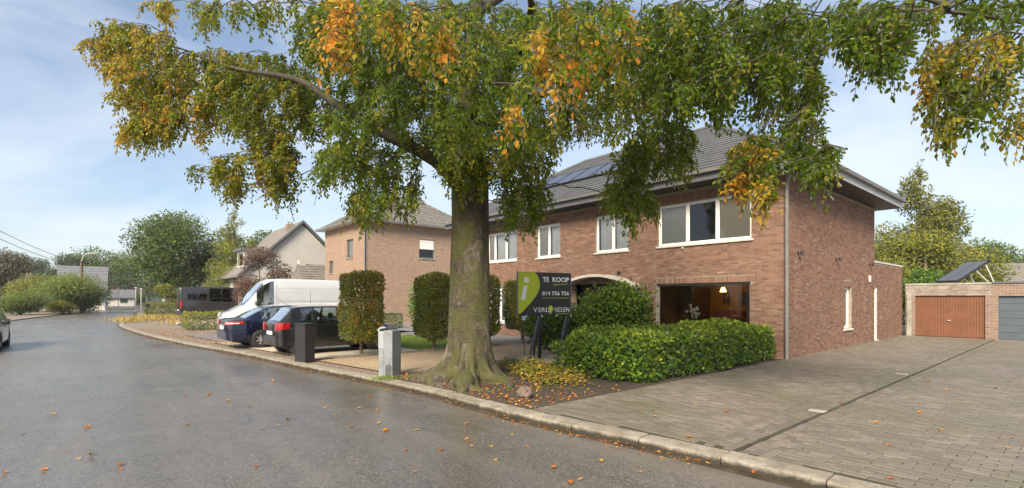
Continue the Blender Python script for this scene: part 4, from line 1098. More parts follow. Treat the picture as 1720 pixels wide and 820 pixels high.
regions2 = [
    ([(1105, 0), (1390, 0), (1388, 60), (1372, 120), (1380, 185), (1388, 225), (1362, 215), (1330, 225), (1300, 180), (1262, 160), (1190, 172), (1110, 160)], 440, 6.4, 8.6, .08, .1),
    ([(1330, 225), (1395, 240), (1420, 250), (1395, 275), (1375, 290), (1345, 265)], 26, 6.4, 7.2, .10, .1),
    ([(1222, 275), (1248, 235), (1292, 200), (1316, 250), (1296, 300), (1272, 290), (1248, 295)], 40, 6.4, 7.2, .24, .2),
    ([(1278, 290), (1296, 292), (1292, 325), (1284, 328)], 8, 6.4, 6.8, .50, .1), ([(1232, 290), (1250, 290), (1244, 305)], 4, 6.4, 6.8, .6, .1),
    ([(1395, 0), (1720, 0), (1720, 15), (1560, 18), (1535, 40), (1510, 75), (1485, 95), (1455, 90), (1432, 68), (1400, 30)], 120, 5.9, 7.2, .10, .12),
    ([(1555, 70), (1640, 50), (1635, 110), (1592, 190), (1580, 205), (1570, 180), (1552, 165), (1552, 100)], 44, 5.8, 6.5, .46, .2),
    ([(1640, 50), (1720, 35), (1720, 140), (1680, 165), (1632, 195), (1600, 235), (1582, 245), (1600, 190), (1640, 130)], 46, 5.7, 6.5, .2, .2),
    ([(1704, 170), (1760, 150), (1760, 205), (1712, 200)], 8, 5.7, 6.3, .4, .2),
]
nl2_ = grow(beech2, limbs2, regions2, TB2, .078, (120, TB2 + [-1, 1, 8.0], (4.5, 4.5, 2.6), .2), 5, TB2 + [0, 0, 5.0], .85)
print('leaves', nl_, nl2_)

# ------------------------------------------------------------------ clipped trees in a row, hedges, bushes
def topiary(x, y, w, z0, z1, label, tone, seed, dy=None, n=11000):
    o = empty('clipped_tree', (x, y, 0)); tag(o, label, 'tree', 'block clipped hornbeams on stems')
    dy = dy or w
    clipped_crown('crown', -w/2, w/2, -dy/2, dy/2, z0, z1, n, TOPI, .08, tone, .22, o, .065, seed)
    trunk_tube(o, (0, 0, -.03), (.01, .0, z0 + .3), .055, .045, STEM)
    mb = MB()
    for i in range(7):
        a = rng.uniform(0, 6.28); mb.tube([(0, 0, z0 + .1), (.25*w*math.cos(a), .25*w*math.sin(a), z0 + .5), (.4*w*math.cos(a), .4*w*math.sin(a), z1 - .3)], [.03, .02, .008], 5)
    mb.build('branches', STEM, o)['kind'] = 'stuff'
topiary(-8.75, -8.7, 1.06, .42, 2.52, 'rusty olive block clipped tree beside the black hatchback', .58, 11)
topiary(-8.75, -6.15, 1.06, .45, 2.50, 'green block clipped tree half hidden by the left edge of the trunk', .36, 12)
topiary(-8.75, -4.2, 1.06, .45, 2.50, 'block clipped tree peeping out from behind the right edge of the trunk', .34, 13)
topiary(-8.6, -2.3, 1.06, .5, 2.45, 'block clipped tree just left of the sale sign', .45, 14)
def hedge(name, label, cat, x0, x1, y0, y1, z1, n, m, ln, tone, seed, top=.4, rough=.06, grp=None):
    o = empty(name, ((x0+x1)/2, (y0+y1)/2, 0)); tag(o, label, cat, grp); hx_, hy_ = (x1-x0)/2, (y1-y0)/2
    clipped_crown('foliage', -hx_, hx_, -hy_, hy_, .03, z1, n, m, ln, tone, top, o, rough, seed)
    mb = MB()
    for i in range(max(6, int(hx_ * hy_ * 10))):
        a, b_ = rng.uniform(-.8, .8) * hx_, rng.uniform(-.8, .8) * hy_
        mb.tube([(a, b_, -.02), (a + rng.normal(0, .08), b_ + rng.normal(0, .08), z1 * .5), (a + rng.normal(0, .18), b_ + rng.normal(0, .18), z1 * .88)], [.02, .014, .006], 5)
    mb.build('stems', STEM, o)['kind'] = 'stuff'; return o
lh = hedge('laurel_hedge', 'broad low laurel hedge along the paved drive under the picture window', 'hedge', -2.35, -.10, -6.75, -.05, .98, 26000, LAUREL, .10, .42, 21, .42, .10)
sp_ = MB()
n = 1500; a = rng.uniform(0, 1, n)       # loose shoots spilling over the near corner of the hedge
Pp = np.c_[rng.uniform(-1.3, .6, n), rng.normal(-3.25, .16, n), rng.uniform(.02, .75, n)]
link('loose_shoots', leaf_mesh('loose_shoots', Pp, norm(rand_dir(n) + [0, -.6, .3]), norm(rand_dir(n) + [0, -.4, .8]), .10, .055, .42 + rng.normal(0, .2, n), LAUREL, False), lh)
def bush(name, label, px, py, Z, w, h, m, ln, n, seed, tone=.4, d=None, cat='bush', grp=None, blobs=9, z0=0.0):
    c = at_depth(px, py, Z); o = empty(name, (c[0], c[1], z0)); tag(o, label, cat, grp); d = d or w
    r = np.random.default_rng(seed); B = []
    for i in range(blobs):
        a = r.uniform(0, 6.28); k = r.uniform(.0, .62); s = r.uniform(.34, .52)
        zc = h * r.uniform(.35, .66); B.append(((math.cos(a)*k*w/2, math.sin(a)*k*d/2, zc), (w*s*.72, d*s*.72, min(h*s*.8, h - zc))))
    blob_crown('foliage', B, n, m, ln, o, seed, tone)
    mb = MB()
    for i in range(8):
        a = r.uniform(0, 6.28); mb.tube([(math.cos(a)*.06, math.sin(a)*.06, -.03), (math.cos(a)*w*.15, math.sin(a)*d*.15, h*.4), (math.cos(a)*w*.28, math.sin(a)*d*.28, h*.75)], [.03 + .008*h, .02, .006], 5)
    mb.build('stems', STEM, o)['kind'] = 'stuff'; return o
bush('rhododendron', 'tall rounded green bush behind the sale sign in front of the porch', 1040, 540, 15.6, 2.9, 2.3, LAUREL, .12, 12000, 31, .42, 2.4, blobs=12)
bush('rhododendron', 'green bush under the sale sign behind its legs', 935, 560, 15.2, 1.9, 1.75, LAUREL, .11, 5500, 32, .36, 1.6)
bush('garden_bush', 'bright green loose bush behind the clipped trees by the tan house', 714, 480, 23.5, 1.9, 2.95, GREENB, .12, 6500, 33, .6)
hedge('box_hedge', 'small dark clipped box hedge block before the tan house', 'hedge', *(lambda c: (c[0]-.45, c[0]+.45, c[1]-.4, c[1]+.4))(gp(661, 551)), .85, 2600, GREENB, .06, .15, 34, .2, .03)
hedge('privet_hedge', 'short yellow green hedge beside the white van', 'hedge', *(lambda c: (c[0]-1.1, c[0]+.9, c[1]-1.0, c[1]+1.6))(gp(343, 553)), .95, 4200, YELLG, .09, .45, 35, .25, .06)
hedge('garden_hedge', 'dark green hedge by the far bend behind dry grass', 'hedge', *(lambda c: (c[0]-6, c[0]+3.0, c[1]-.6, c[1]+1.6))(gp(262, 530)), 1.25, 5200, OLIVE, .16, .25, 36, .3, .1)
# ground cover turning yellow and orange between trunk and hedge
n = 5200; uu = rng.random(n)
GC = np.array([gp(x, y)[:2] for x, y in ((832, 606), (870, 636), (1005, 655), (950, 622), (915, 660), (850, 622), (985, 632), (930, 640), (860, 612))])
w_ = rng.dirichlet(np.ones(len(GC)) * .4, n); P2 = w_ @ GC + rng.normal(0, .10, (n, 2)); ok = (P2[:, 1] > kerb_y(0) + .5) & (P2[:, 0] < -.4); P2 = P2[ok]; n = len(P2)
hgt = np.abs(rng.normal(0, .07, n)) * (1.2 + lump(np.c_[P2, np.zeros(n)], 4, 3)) + .012
tone = .42 + .33 * lump(np.c_[P2, np.zeros(n)], 2, 2.2) + rng.normal(0, .2, n) - (P2[:, 1] + 8) * .06
o = link('ground_cover', leaf_mesh('ground_cover', np.c_[P2, hgt], norm(rand_dir(n) * [1, 1, .5] + [0, 0, .15]), norm(rand_dir(n) * .5 + [0, 0, 1]), rng.uniform(.05, .09, n), rng.uniform(.04, .06, n), tone, COVER, True))
tag(o, 'low ground cover turning yellow and orange at the foot of the tree', None, None, 'stuff')
# lawn blades, tufts at the mailbox, dry ornamental grass
def blades(name, P2, h, m, label=None, w=.012, lean=.4, z=0.0):
    n = len(P2); D = norm(np.c_[rng.normal(0, lean, (n, 2)), np.ones(n)]); hh = h * rng.uniform(.5, 1.2, n)
    o = link(name, leaf_mesh(name, np.c_[P2, np.full(n, z)], D, norm(rand_dir(n) * [1, 1, .1]), hh, w, rng.random(n), m, False)); tag(o, label, None, None, 'stuff'); return o
blades('lawn_grass', np.c_[rng.uniform(-15.1, -9.25, 14000), rng.uniform(-6.55, -3.45, 14000)], .06, GRASS, 'short bright lawn grass behind the clipped trees', .014, .5, .006)
c = gp(645, 637); blades('grass_tuft', c[:2] + rng.normal(0, .16, (500, 2)), .07, GRASS, 'grass tuft at the foot of the grey mailbox', .008, .5)
dg = []
for px, py, k, s in ((240, 538, 900, .9), (262, 536, 900, .9), (225, 541, 500, .7), (278, 535, 600, .8), (300, 545, 300, .5)):
    dg.append(gp(px, py)[:2] + rng.normal(0, s, (k, 2)))
blades('dry_grass', np.concatenate(dg), .42, STRAW, 'straw yellow ornamental grass by the bend of the road', .03, .35)

# fallen leaves: single ones on road and paving, a fine litter along the kerb
ROADL = [(132,776),(153,771),(202,795),(203,787),(75,795),(146,723),(351,668),(382,678),(439,725),(468,719),(483,710),(541,680),(590,721),(603,688),(634,692),(648,728),(636,715),(700,725),(685,727),(713,683),(682,761),(741,760),(697,798),(783,713),(784,741),(792,753),(825,752),(832,776),(7,800),(431,791),(315,720),(38,733),(312,670),(457,642),(1010,776),(1075,793),(976,808),(957,817),(885,752),(508,648),(545,688),(620,668),(420,688),(90,700),(560,700),(860,730),(930,790)]
DRVL = [(1168,682),(1157,736),(1497,801),(1493,745),(1695,750),(1545,692),(1472,708),(1582,721),(1342,702),(1612,680),(1412,678),(1672,651),(1220,692),(1480,655),(1590,655),(1240,640),(1100,700),(1650,700),(1330,650),(1560,640),(1266,790)]
LM = []
for i in range(6):
    r_ = np.random.default_rng(90 + i); mb = MB(); V = []; k = 9
    for s in range(k):
        t = s / (k - 1); wv_ = .028 * math.sin(math.pi * min(1, t * 1.02)) ** .8
        for e in (-1, -.5, 0, .5, 1): V.append((t * .09 - .045, wv_ * e * (1 + .12 * r_.normal()), .004 + abs(e) ** 1.5 * wv_ * (.2 + .5 * (i % 3)) + .02 * (t - .5) ** 2 * (i % 2) * 4))
    mb.add(V, [(s*5+e, (s+1)*5+e, (s+1)*5+e+1, s*5+e+1) for s in range(k - 1) for e in range(4)]); me = mb.mesh('fallen_leaf', LITTER, 60)
    at_ = me.attributes.new('tone', 'FLOAT', 'POINT'); at_.data.foreach_set('value', np.full(len(me.vertices), (i + .3) / 6)); LM.append(me)
for lst, z, lab, grp in ((ROADL, None, 'single fallen orange brown leaf lying on the wet asphalt', 'fallen leaves on the road'), (DRVL, .016, 'single fallen orange brown leaf lying on the paved drive', 'fallen leaves on the drive')):
    for i, (px, py) in enumerate(lst):
        if z is None:
            q = gp(px, py, ROAD_Z + .02)
            jx = (kerb_y(q[0]) - .29 - q[1]) / 7.4; zz = ROAD_Z + .06 * math.sin(math.pi * min(max(jx, 0), 1)) + .002
        else: q = gp(px, py, z); zz = z + .002 if q[0] < 3.03 else z - .022
        o = link('fallen_leaf', LM[(i * 5 + i // 3) % 6]); o.location = (q[0], q[1], zz); s = rng.uniform(.6, 1.0); o.scale = (s, s, s); o.rotation_euler = (rng.normal(0, .08), rng.normal(0, .08), rng.uniform(0, 6.28)); tag(o, lab, 'leaf', grp)
n = 2600; xi = rng.uniform(-30, 3, n); dd = np.abs(rng.normal(0, .28, n))
yi = np.array([kerb_y(x) for x in xi]); sgn = np.where(rng.random(n) < .6, 1, -1); yy = yi + np.where(sgn > 0, .05 + dd * 1.6, -.32 - dd * .5); zz = np.where(sgn > 0, .004, ROAD_Z + .012)
keep = ~((xi > -.1) & (sgn > 0)) | (rng.random(n) < .1); xi, yy, zz = xi[keep], yy[keep], zz[keep]; n = len(xi)
o = link('leaf_litter', leaf_mesh('leaf_litter', np.c_[xi, yy, zz], norm(rand_dir(n) * [1, 1, .12]), norm(rand_dir(n) * .25 + [0, 0, 1]), rng.uniform(.03, .065, n), rng.uniform(.02, .04, n), rng.random(n), LITTER, False)); tag(o, 'fine brown leaf litter along the kerb', None, None, 'stuff')
n = 700; xi = rng.uniform(-4.6, -.15, n); yy = np.array([kerb_y(x) for x in xi]) + np.abs(rng.normal(0, 1.3, n)) + .08
o = link('leaf_litter', leaf_mesh('leaf_litter', np.c_[xi, yy, np.full(n, .006) + rng.uniform(0, .02, n)], norm(rand_dir(n) * [1, 1, .2]), norm(rand_dir(n) * .4 + [0, 0, 1]), .06, .042, rng.random(n), LITTER, True)); tag(o, 'orange brown leaves strewn over the soil at the tree foot', None, None, 'stuff')
n = 1500; xi = rng.uniform(-30, -15.3, n); yy = np.array([kerb_y(x) for x in xi]) + rng.uniform(.1, 2.6, n)
o = link('leaf_litter', leaf_mesh('leaf_litter', np.c_[xi, yy, np.full(n, .006)], norm(rand_dir(n) * [1, 1, .12]), norm(rand_dir(n) * .25 + [0, 0, 1]), .07, .05, rng.random(n), LITTER, False)); tag(o, 'rusty leaf litter on the verge before the vans', None, None, 'stuff')
# ------------------------------------------------------------------ for-sale sign
LIME = mat('lime_print', (.46, .54, .012), .45, .06, 3)
SIGNBLACK = mat('sign_black', (.012, .012, .013), .35, .2, 5)
SIGNWHITE = mat('sign_white', (.80, .80, .79), .5, .04, 5)
PALLET = mat('grey_timber', (.22, .19, .145), .9, .3, 9, bmp=.4, bscale=60)
sL, sR = at_depth(868, 500, 12.8), at_depth(959, 500, 13.5)
sgn_v = sR[:2] - sL[:2]; SWD = float(np.linalg.norm(sgn_v)); SHT = 1.14
sign = empty('sale_sign', ((sL[0] + sR[0]) / 2, (sL[1] + sR[1]) / 2, 0), math.atan2(sgn_v[1], sgn_v[0]))
tag(sign, 'black and lime green for sale board on a braced black frame', 'sign')
zb = 1.275
panel = MB().box((-SWD/2, -.012, zb), (SWD/2, .012, zb + SHT), .004).build('board', SIGNBLACK, sign)
fr_ = MB()
for a, b_ in (((-SWD/2, -.018), (-SWD/2 + .025, .018)), ((SWD/2 - .02, -.018), (SWD/2, .018))): fr_.box((a[0], a[1], zb - .006), (b_[0], b_[1], zb + SHT + .006))
fr_.build('board_edge', GREYPIPE, sign)
def sp2(u, v): return (-SWD/2 + u * SWD, zb + (1 - v) * SHT)       # u,v as fractions from the top left of the board
def flat(poly, m, name, y=-.0165, par=None):
    mb = MB(); mb.add([(a, y, b_) for a, b_ in poly], [tuple(range(len(poly)))]); o = mb.build(name, m, par or panel, fix=False)
    if o.data.polygons[0].normal.y > 0: o.data.flip_normals()
    return o
def bez(p0, p1, p2, p3, n=16):
    return [tuple((1-t)**3*a + 3*(1-t)**2*t*b_ + 3*(1-t)*t*t*c + t**3*d for a, b_, c, d in zip(p0, p1, p2, p3)) for t in np.linspace(0, 1, n)]
flat([sp2(*q) for q in [(.02, .005)] + bez((.32, .005), (.43, .16), (.44, .36), (.33, .56)) + bez((.33, .56), (.25, .70), (.16, .83), (.06, .945)) + [(.02, .95)]], LIME, 'lime_shape')
cc = sp2(.165, .185); flat([(cc[0] + .075 * math.cos(a), cc[1] + .075 * math.sin(a)) for a in np.linspace(0, 2*math.pi, 28, endpoint=False)], SIGNWHITE, 'letter_dot', -.018)
flat([sp2(*q) for q in ((.112, .315), (.185, .315), (.145, .635), (.065, .635))], SIGNWHITE, 'letter_stem', -.018)
def text(s, u0, u1, v, height, m, name, bold=0.0, y=-.0175):
    cu = bpy.data.curves.new(name, 'FONT'); cu.body = s; cu.size = 1.0; cu.offset = bold; cu.resolution_u = 3
    tmp = bpy.data.objects.new('tmp', cu); COL.objects.link(tmp); bpy.context.view_layer.update()
    me = bpy.data.meshes.new_from_object(tmp.evaluated_get(bpy.context.evaluated_depsgraph_get())); bpy.data.objects.remove(tmp)
    co = np.array([q.co for q in me.vertices]); lo, hi = co.min(0), co.max(0)
    a, zt = sp2(u0, v); b_, _ = sp2(u1, v)
    for q in me.vertices:
        q.co = Vector((a + (q.co.x - lo[0]) / (hi[0] - lo[0]) * (b_ - a), y, zt - height * SHT + (q.co.y - lo[1]) / (hi[1] - lo[1]) * height * SHT))
    me.materials.clear(); me.materials.append(m); return link(name, me, panel)
text('TE', .46, .575, .105, .115, SIGNWHITE, 'lettering', .03); text('KOOP', .64, .955, .105, .115, SIGNWHITE, 'lettering', .03)
flat([sp2(*q) for q in ((.66, .275), (.93, .253), (.93, .262), (.66, .295))], LIME, 'underline')
text('014 756 756', .45, .955, .435, .095, SIGNWHITE, 'phone_number', .018)
text('www.verlindenvastgoed.be', .45, .955, .575, .035, LIME, 'web_address', .01)
u = .295
for ch in 'VERL':
    if ch == 'E':
        for k in range(3): flat([sp2(u + .006, .815 + k * .043), sp2(u + .062, .815 + k * .043), sp2(u + .062, .830 + k * .043), sp2(u + .006, .830 + k * .043)], SIGNWHITE, 'logo_bar')
    else: text(ch, u, u + .062, .812, .105, SIGNWHITE, 'logo_letter', .004)
    u += .075 if ch != 'L' else .068
pin = [sp2(.608 + .05 * math.sin(a), .835 - .066 * math.cos(a)) for a in np.linspace(-2.2, 2.2, 22)] + [sp2(.600, .985)]
flat(pin, LIME, 'logo_pin'); flat([sp2(*q) for q in ((.612, .80), (.622, .80), (.606, .90), (.596, .90))], SIGNWHITE, 'logo_mark', -.019)
u = .685
for ch in 'NDEN':
    if ch == 'E':
        for k in range(3): flat([sp2(u + .004, .815 + k * .043), sp2(u + .058, .815 + k * .043), sp2(u + .058, .830 + k * .043), sp2(u + .004, .830 + k * .043)], SIGNWHITE, 'logo_bar')
    else: text(ch, u, u + .06, .812, .105, SIGNWHITE, 'logo_letter', .004)
    u += .072
text('VASTGOEDGROEP', .70, .955, .945, .03, LIME, 'logo_subtitle', .008)
def bar(name, p, q, w, m, par):
    p, q = Vector(p), Vector(q); d = (q - p).normalized(); a = d.cross(Vector((0, 1, 0))).normalized() * w / 2; b_ = d.cross(a).normalized() * w / 2
    mb = MB(); V = [e + s * a + t_ * b_ for e in (p, q) for s, t_ in ((-1, -1), (1, -1), (1, 1), (-1, 1))]
    mb.add(V, [(0,1,2,3),(7,6,5,4),(0,1,5,4),(1,2,6,5),(2,3,7,6),(3,0,4,7)]); return mb.build(name, m, par)
for x in (-.12, .72):
    bar('post', (x, .06, .16), (x, .06, 2.3), .075, BLACKM, sign); bar('brace', (x, .04, zb + .02), (x - .72, -.66, .15), .055, BLACKM, sign); bar('rear_brace', (x, .08, 1.1), (x + .15, .7, .15), .045, BLACKM, sign)
bar('cross_bar', (-.12, .11, 1.2), (.72, .11, .5), .04, BLACKM, sign)
for x in (-.55, -.1, .35, .8): bar('clip', (x, -.02, zb + .02), (x, -.02, zb - .03), .03, GALV, sign)
pal = empty('timber_pallet', sign.location, sign.rotation_euler.z); tag(pal, 'weathered timber base under the sale sign', 'pallet')
for i in range(7):
    y = -.78 + i * .24; MB().box((-.85, y, .115), (1.0, y + .2, .145), .005).build('deck_board', PALLET, pal)
for x in (-.8, 0, .86): MB().box((x, -.78, .0), (x + .1, .86, .114)).build('bearer', PALLET, pal)
c = at_depth(880, 533, 14.2); tg = MB().box((-.06, -.005, -.09), (.06, .005, .09), .003).build('house_plate', mat('pale_blue_plate', (.35, .52, .62), .5, .1, 8)); tg.location = c; tg.rotation_euler = (0, 0, .3)
tag(tg, 'small pale blue tag hanging below the sale board', 'plate')
c = (c[0], c[1], c[2]); bp_ = MB().tube([(c[0], c[1] + .01, 0), (c[0], c[1] + .01, c[2] - .09)], .012, 6).build('plate_post', BLACKM); bp_.parent = tg; bp_.matrix_parent_inverse = Matrix.LocRotScale(Vector(c), tg.rotation_euler, None).inverted()

# ------------------------------------------------------------------ mailboxes, stone, posts
GREYBOX = mat('grey_stone_box', (.20, .215, .23), .7, .18, 7, bmp=.2, bscale=60, dirt=(.14, .15, .15))
GREYL = mat('light_metal', (.42, .44, .46), .4, .1, 6, metal=.5)
c = gp(653, 631); mbx = empty('grey_mailbox', (c[0], c[1], 0), R(28)); tag(mbx, 'grey stone mailbox pillar with metal letter box at the kerb', 'mailbox')
MB().box((-.02, -.17, 0), (.21, .17, 1.02), .008).build('pillar', GREYBOX, mbx); MB().box((-.16, -.17, .62), (-.021, .17, 1.0), .006).build('letter_box', GREYL, mbx)
MB().box((-.15, -.17, .0), (-.021, -.13, .62), .004).build('side_plate', GREYBOX, mbx); MB().box((-.15, .13, .0), (-.021, .17, .62), .004).build('side_plate', GREYBOX, mbx)
MB().box((-.165, -.14, .86), (-.159, .14, .92)).build('letter_slot', BLACKM, mbx)
cp = [(-.18, 1.0), (-.18, 1.04), (-.1, 1.10), (.02, 1.11), (.02, 1.07), (-.1, 1.06), (-.15, 1.0)]
MB().prism(cp, -.165, .165).build('hood', GREYL, mbx)
MB().box((-.163, -.05, .72), (-.1601, .05, .80)).build('number_plate', WHITE, mbx)
MB().add([(.03, -.1712, .0), (.19, -.1712, .0), (.20, -.1712, .22), (.15, -.1712, .30), (.11, -.1712, .25), (.07, -.1712, .28), (.03, -.1712, .2)], [tuple(range(7))]).build('damp_patch', mat('damp_stone', (.07, .075, .08), .6, .2, 8), mbx, fix=False)
c = gp(512, 607); mb2 = empty('black_mailbox', (c[0], c[1], 0), R(18)); tag(mb2, 'black slab mailbox post standing behind the hatchback', 'mailbox')
MB().box((-.22, -.16, 0), (.22, .16, 1.02), .008).build('body', mat('black_slab', (.022, .022, .023), .45, .25, 6), mb2); MB().box((-.225, -.15, .10), (-.2202, .05, .96)).build('face', mat('dark_panel', (.045, .045, .045), .5, .2, 8), mb2); MB().box((-.235, -.14, .80), (-.224, .10, .84)).build('letter_slot', BLACKM, mb2)
MB().box((-.235, -.175, 1.02), (.235, .175, 1.045), .004).build('cap', BLACKM, mb2)
def rock(name, label, p, s, m):
    bm = bmesh.new(); bmesh.ops.create_icosphere(bm, subdivisions=3, radius=1)
    co = np.array([v.co for v in bm.verts]); k = 1 + .22 * lump(co, p[0], 2.2) + .12 * lump(co, p[1], 5)
    for v, f in zip(bm.verts, k): v.co = Vector((v.co.x * s[0] * f, v.co.y * s[1] * f, v.co.z * s[2] * f))
    o = MB().bm(bm).build(name, m, smooth=30); o.location = (p[0], p[1], s[2] * .65); tag(o, label, 'stone'); return o
rock('rough_stone', 'rough pinkish stone lying in the bed beside the tree roots', gp(882, 668), (.14, .12, .12), mat('pink_stone', (.14, .105, .09), .9, .4, 22, bmp=.8, bscale=40))
cb_ = [(345, 545, 'near the privet hedge'), (357, 550, 'next to the van'), (300, 546, 'at the kerb by the dry grass')]
for i, (px, py, w) in enumerate(cb_): rock('small_stone', 'small dark edging stone ' + w, gp(px, py), (.2, .16, .13), CONC)

# ------------------------------------------------------------------ vehicles
RUBBER = mat('tyre_rubber', (.016, .016, .016), .8, .2, 20); ALLOY = mat('alloy_rim', (.45, .46, .47), .35, .08, 8, metal=.7)
REDLAMP = mat('red_lamp', (.30, .006, .007), .12, .1, 8, coat=.8); CLEARLAMP = mat('clear_lamp', (.55, .57, .60), .12, .1, 8, coat=.8); PLATE = mat('number_plate', (.62, .60, .56), .5, .05, 8); TRIM = mat('black_plastic', (.025, .025, .027), .55, .15, 10)
def paint(name, c, metal=.2, rough=.3):
    return mat(name, c, rough, .06, 1.2, metal=metal, coat=1.0, spec=.35)
def wheel(parent, x, y, r, w, spokes):
    s = 1 if y > 0 else -1
    o = MB().lathe([(r*.63, -w/2), (r*.80, -w/2 - .004), (r*.95, -w/2 + .008), (r, -w/2 + .03), (r, w/2 - .03), (r*.95, w/2 - .008), (r*.80, w/2 + .004), (r*.63, w/2)], 32, 'y').build('wheel', RUBBER, parent, smooth=50)
    o.location = (x, y, r)
    f = s * (w / 2 - .02)
    rim = MB().lathe([(r*.66, -s*w*.3), (r*.66, f), (r*.60, f + s*.006), (r*.57, f - s*.03), (r*.56, -s*w*.2)], 32, 'y')
    for k in range(spokes):
        a = 2 * math.pi * k / spokes; d = Vector((math.cos(a), 0, math.sin(a))); t_ = Vector((-math.sin(a), 0, math.cos(a)))
        V = [d * rr + t_ * ww * sg + Vector((0, yy, 0)) for rr, ww, yo in ((r*.10, r*.10, 0), (r*.60, r*.075, -.008)) for sg in (-1, 1) for yy in (f - s * .035, f + s * (yo - .004))]
        rim.add(V, [(0,1,3,2),(4,6,7,5),(0,4,5,1),(2,3,7,6),(1,5,7,3),(0,2,6,4)])
    rim.lathe([(0.001, f + s*.004), (r*.12, f + s*.002), (r*.14, f - s*.03)], 18, 'y'); rim.build('rim', ALLOY, o, smooth=40)
    MB().lathe([(.001, f - s*.055), (r*.64, f - s*.055)], 24, 'y').build('hub_back', TRIM, o)
def vehicle(name, label, cat, spec, loc, rz, body_m, n_x=70):
    """body skin lofted over stations along x (0 rear .. L front); windows are cut out of the same skin"""
    root = empty(name, loc, rz); tag(root, label, cat)
    S = np.array(spec['stations']); L_ = spec['L']
    arch = spec['arch']; wx = spec['wheels']
    brk = sorted({*np.linspace(0, L_, n_x).round(4), *S[:, 0], *[b_ for w in spec['side_glass'] for b_ in w], *spec['wind'], *spec['back'], *[round(x + arch * math.sin(t_), 4) for x in wx for t_ in np.linspace(-1.5708, 1.5708, 15)]})
    xs = [brk[0]]
    for b_ in brk[1:]:
        if b_ - xs[-1] > .004 and 0 <= b_ <= L_: xs.append(b_)
    xs = np.array(xs); st = [np.interp(xs, S[:, 0], S[:, i]) for i in range(1, 6)]; zb_, zbelt, ztop, w, wt = st
    for x0_ in wx:
        dx = np.abs(xs - x0_); k = dx < arch; zb_[k] = np.maximum(zb_[k], spec['r'] + np.sqrt(arch**2 - dx[k]**2))
    zb_ = np.minimum(zb_, zbelt - .06); gh = np.maximum(ztop - zbelt, .004)
    def rings(sg):
        hgt = zbelt - zb_
        rr = [(.93*w, zb_), (.985*w, zb_ + .10*hgt), (w, zb_ + .32*hgt), (w*1.002, zb_ + .55*hgt), (w*.985, zb_ + .80*hgt), (w*.965, zbelt - .02*np.minimum(1, gh*8)), (w*.945, zbelt),
              (.945*w + (wt - .945*w)*.45, zbelt + gh*.48), (wt, zbelt + gh*.90), (wt*.93, zbelt + gh*.972), (wt*.6, ztop), (wt*.3, ztop + .008), (0*w, ztop + .01)]
        return np.stack([np.stack([xs, sg * y, z], 1) for y, z in rr], 1)
    bulge = spec.get('bulge', (.05, .08))
    parts = {}
    def put(key, v):
        parts.setdefault(key, MB()).add(v, [tuple(range(len(v)))])
    nr = 13
    for sg in (1, -1):
        G = rings(sg)
        # ends lean: the skin bows outwards between bumper and belt
        for e, (end, amt) in enumerate(((0, -bulge[0]), (L_, bulge[1]))):
            fall = np.clip(1 - np.abs(xs - end) / .45, 0, 1)[:, None]; zn = np.clip((G[:, :, 2] - .25) / 1.1, 0, 1)
            G[:, :, 0] += amt * fall * (1 - (zn * 2 - .75) ** 2) * (np.abs(G[:, :, 1]) < 9)
        for i in range(len(xs) - 1):
            xm = (xs[i] + xs[i+1]) / 2
            for j in range(nr - 1):
                key = 'body'
                if gh[i] > .2 and gh[i+1] > .2 and 6 <= j <= 7 and any(a < xm < b_ for a, b_ in spec['side_glass']): key = 'side_window|%d|%d' % (sg, next(n_ for n_, (a, b_) in enumerate(spec['side_glass']) if a < xm < b_))
                elif spec['wind'][0] < xm < spec['wind'][1] and j >= 8: key = 'windscreen'
                elif spec['back'][0] < xm < spec['back'][1] and j >= 8: key = 'rear_window'
                v = [G[i, j], G[i+1, j], G[i+1, j+1], G[i, j+1]]
                put(key, v if sg < 0 else v[::-1])
        parts['body'].add(np.concatenate([G[0], G[0] * [1, 0, 1]]), [(j, j+1, nr+j+1, nr+j) if sg > 0 else (nr+j, nr+j+1, j+1, j) for j in range(nr - 1)])
        parts['body'].add(np.concatenate([G[-1], G[-1] * [1, 0, 1]]), [(nr+j, nr+j+1, j+1, j) if sg > 0 else (j, j+1, nr+j+1, nr+j) for j in range(nr - 1)])
    for key, mb in parts.items():
        key = key.split('|')[0]; me = mb.mesh(key, body_m if key == 'body' else spec.get('glass', CARGLASS), None, False)
        bm = bmesh.new(); bm.from_mesh(me); bmesh.ops.remove_doubles(bm, verts=bm.verts[:], dist=.0006); bmesh.ops.recalc_face_normals(bm, faces=bm.faces[:]); bm.to_mesh(me); bm.free(); shade(me, 38); o = link(key, me, root)
        if key == 'body': bodyo = o
    # floor, dark wheel housings and a dark cabin
    W = float(w.max())
    MB().box((.25, -W * .80, .20), (L_ - .3, W * .80, .32)).build('underbody', TRIM, root)
    for x0_ in wx:
        for sg in (1, -1): MB().tube([(x0_, sg * W * .50, spec['r']), (x0_, sg * W * .93, spec['r'])], arch * .99, 24).build('wheel_housing', DARKGAP, root)
    if spec.get('seats', True):
        se = MB()
        for sx in spec['seatx']:
            for sy in (-.36, .36): se.box((sx, sy - .23, .45), (sx + .14, sy + .23, 1.02 + spec.get('seatz', 0)), .04); se.box((sx + .01, sy - .12, 1.05 + spec.get('seatz', 0)), (sx + .10, sy + .12, 1.24 + spec.get('seatz', 0)), .03)
        se.build('seats', TRIM, root)
    for x0_ in wx:
        for sg in (1, -1): wheel(root, x0_, sg * (W - .105), spec['r'], .2, spec.get('spokes', 6))
    def wid(x): return float(np.interp(x, S[:, 0], S[:, 4]))
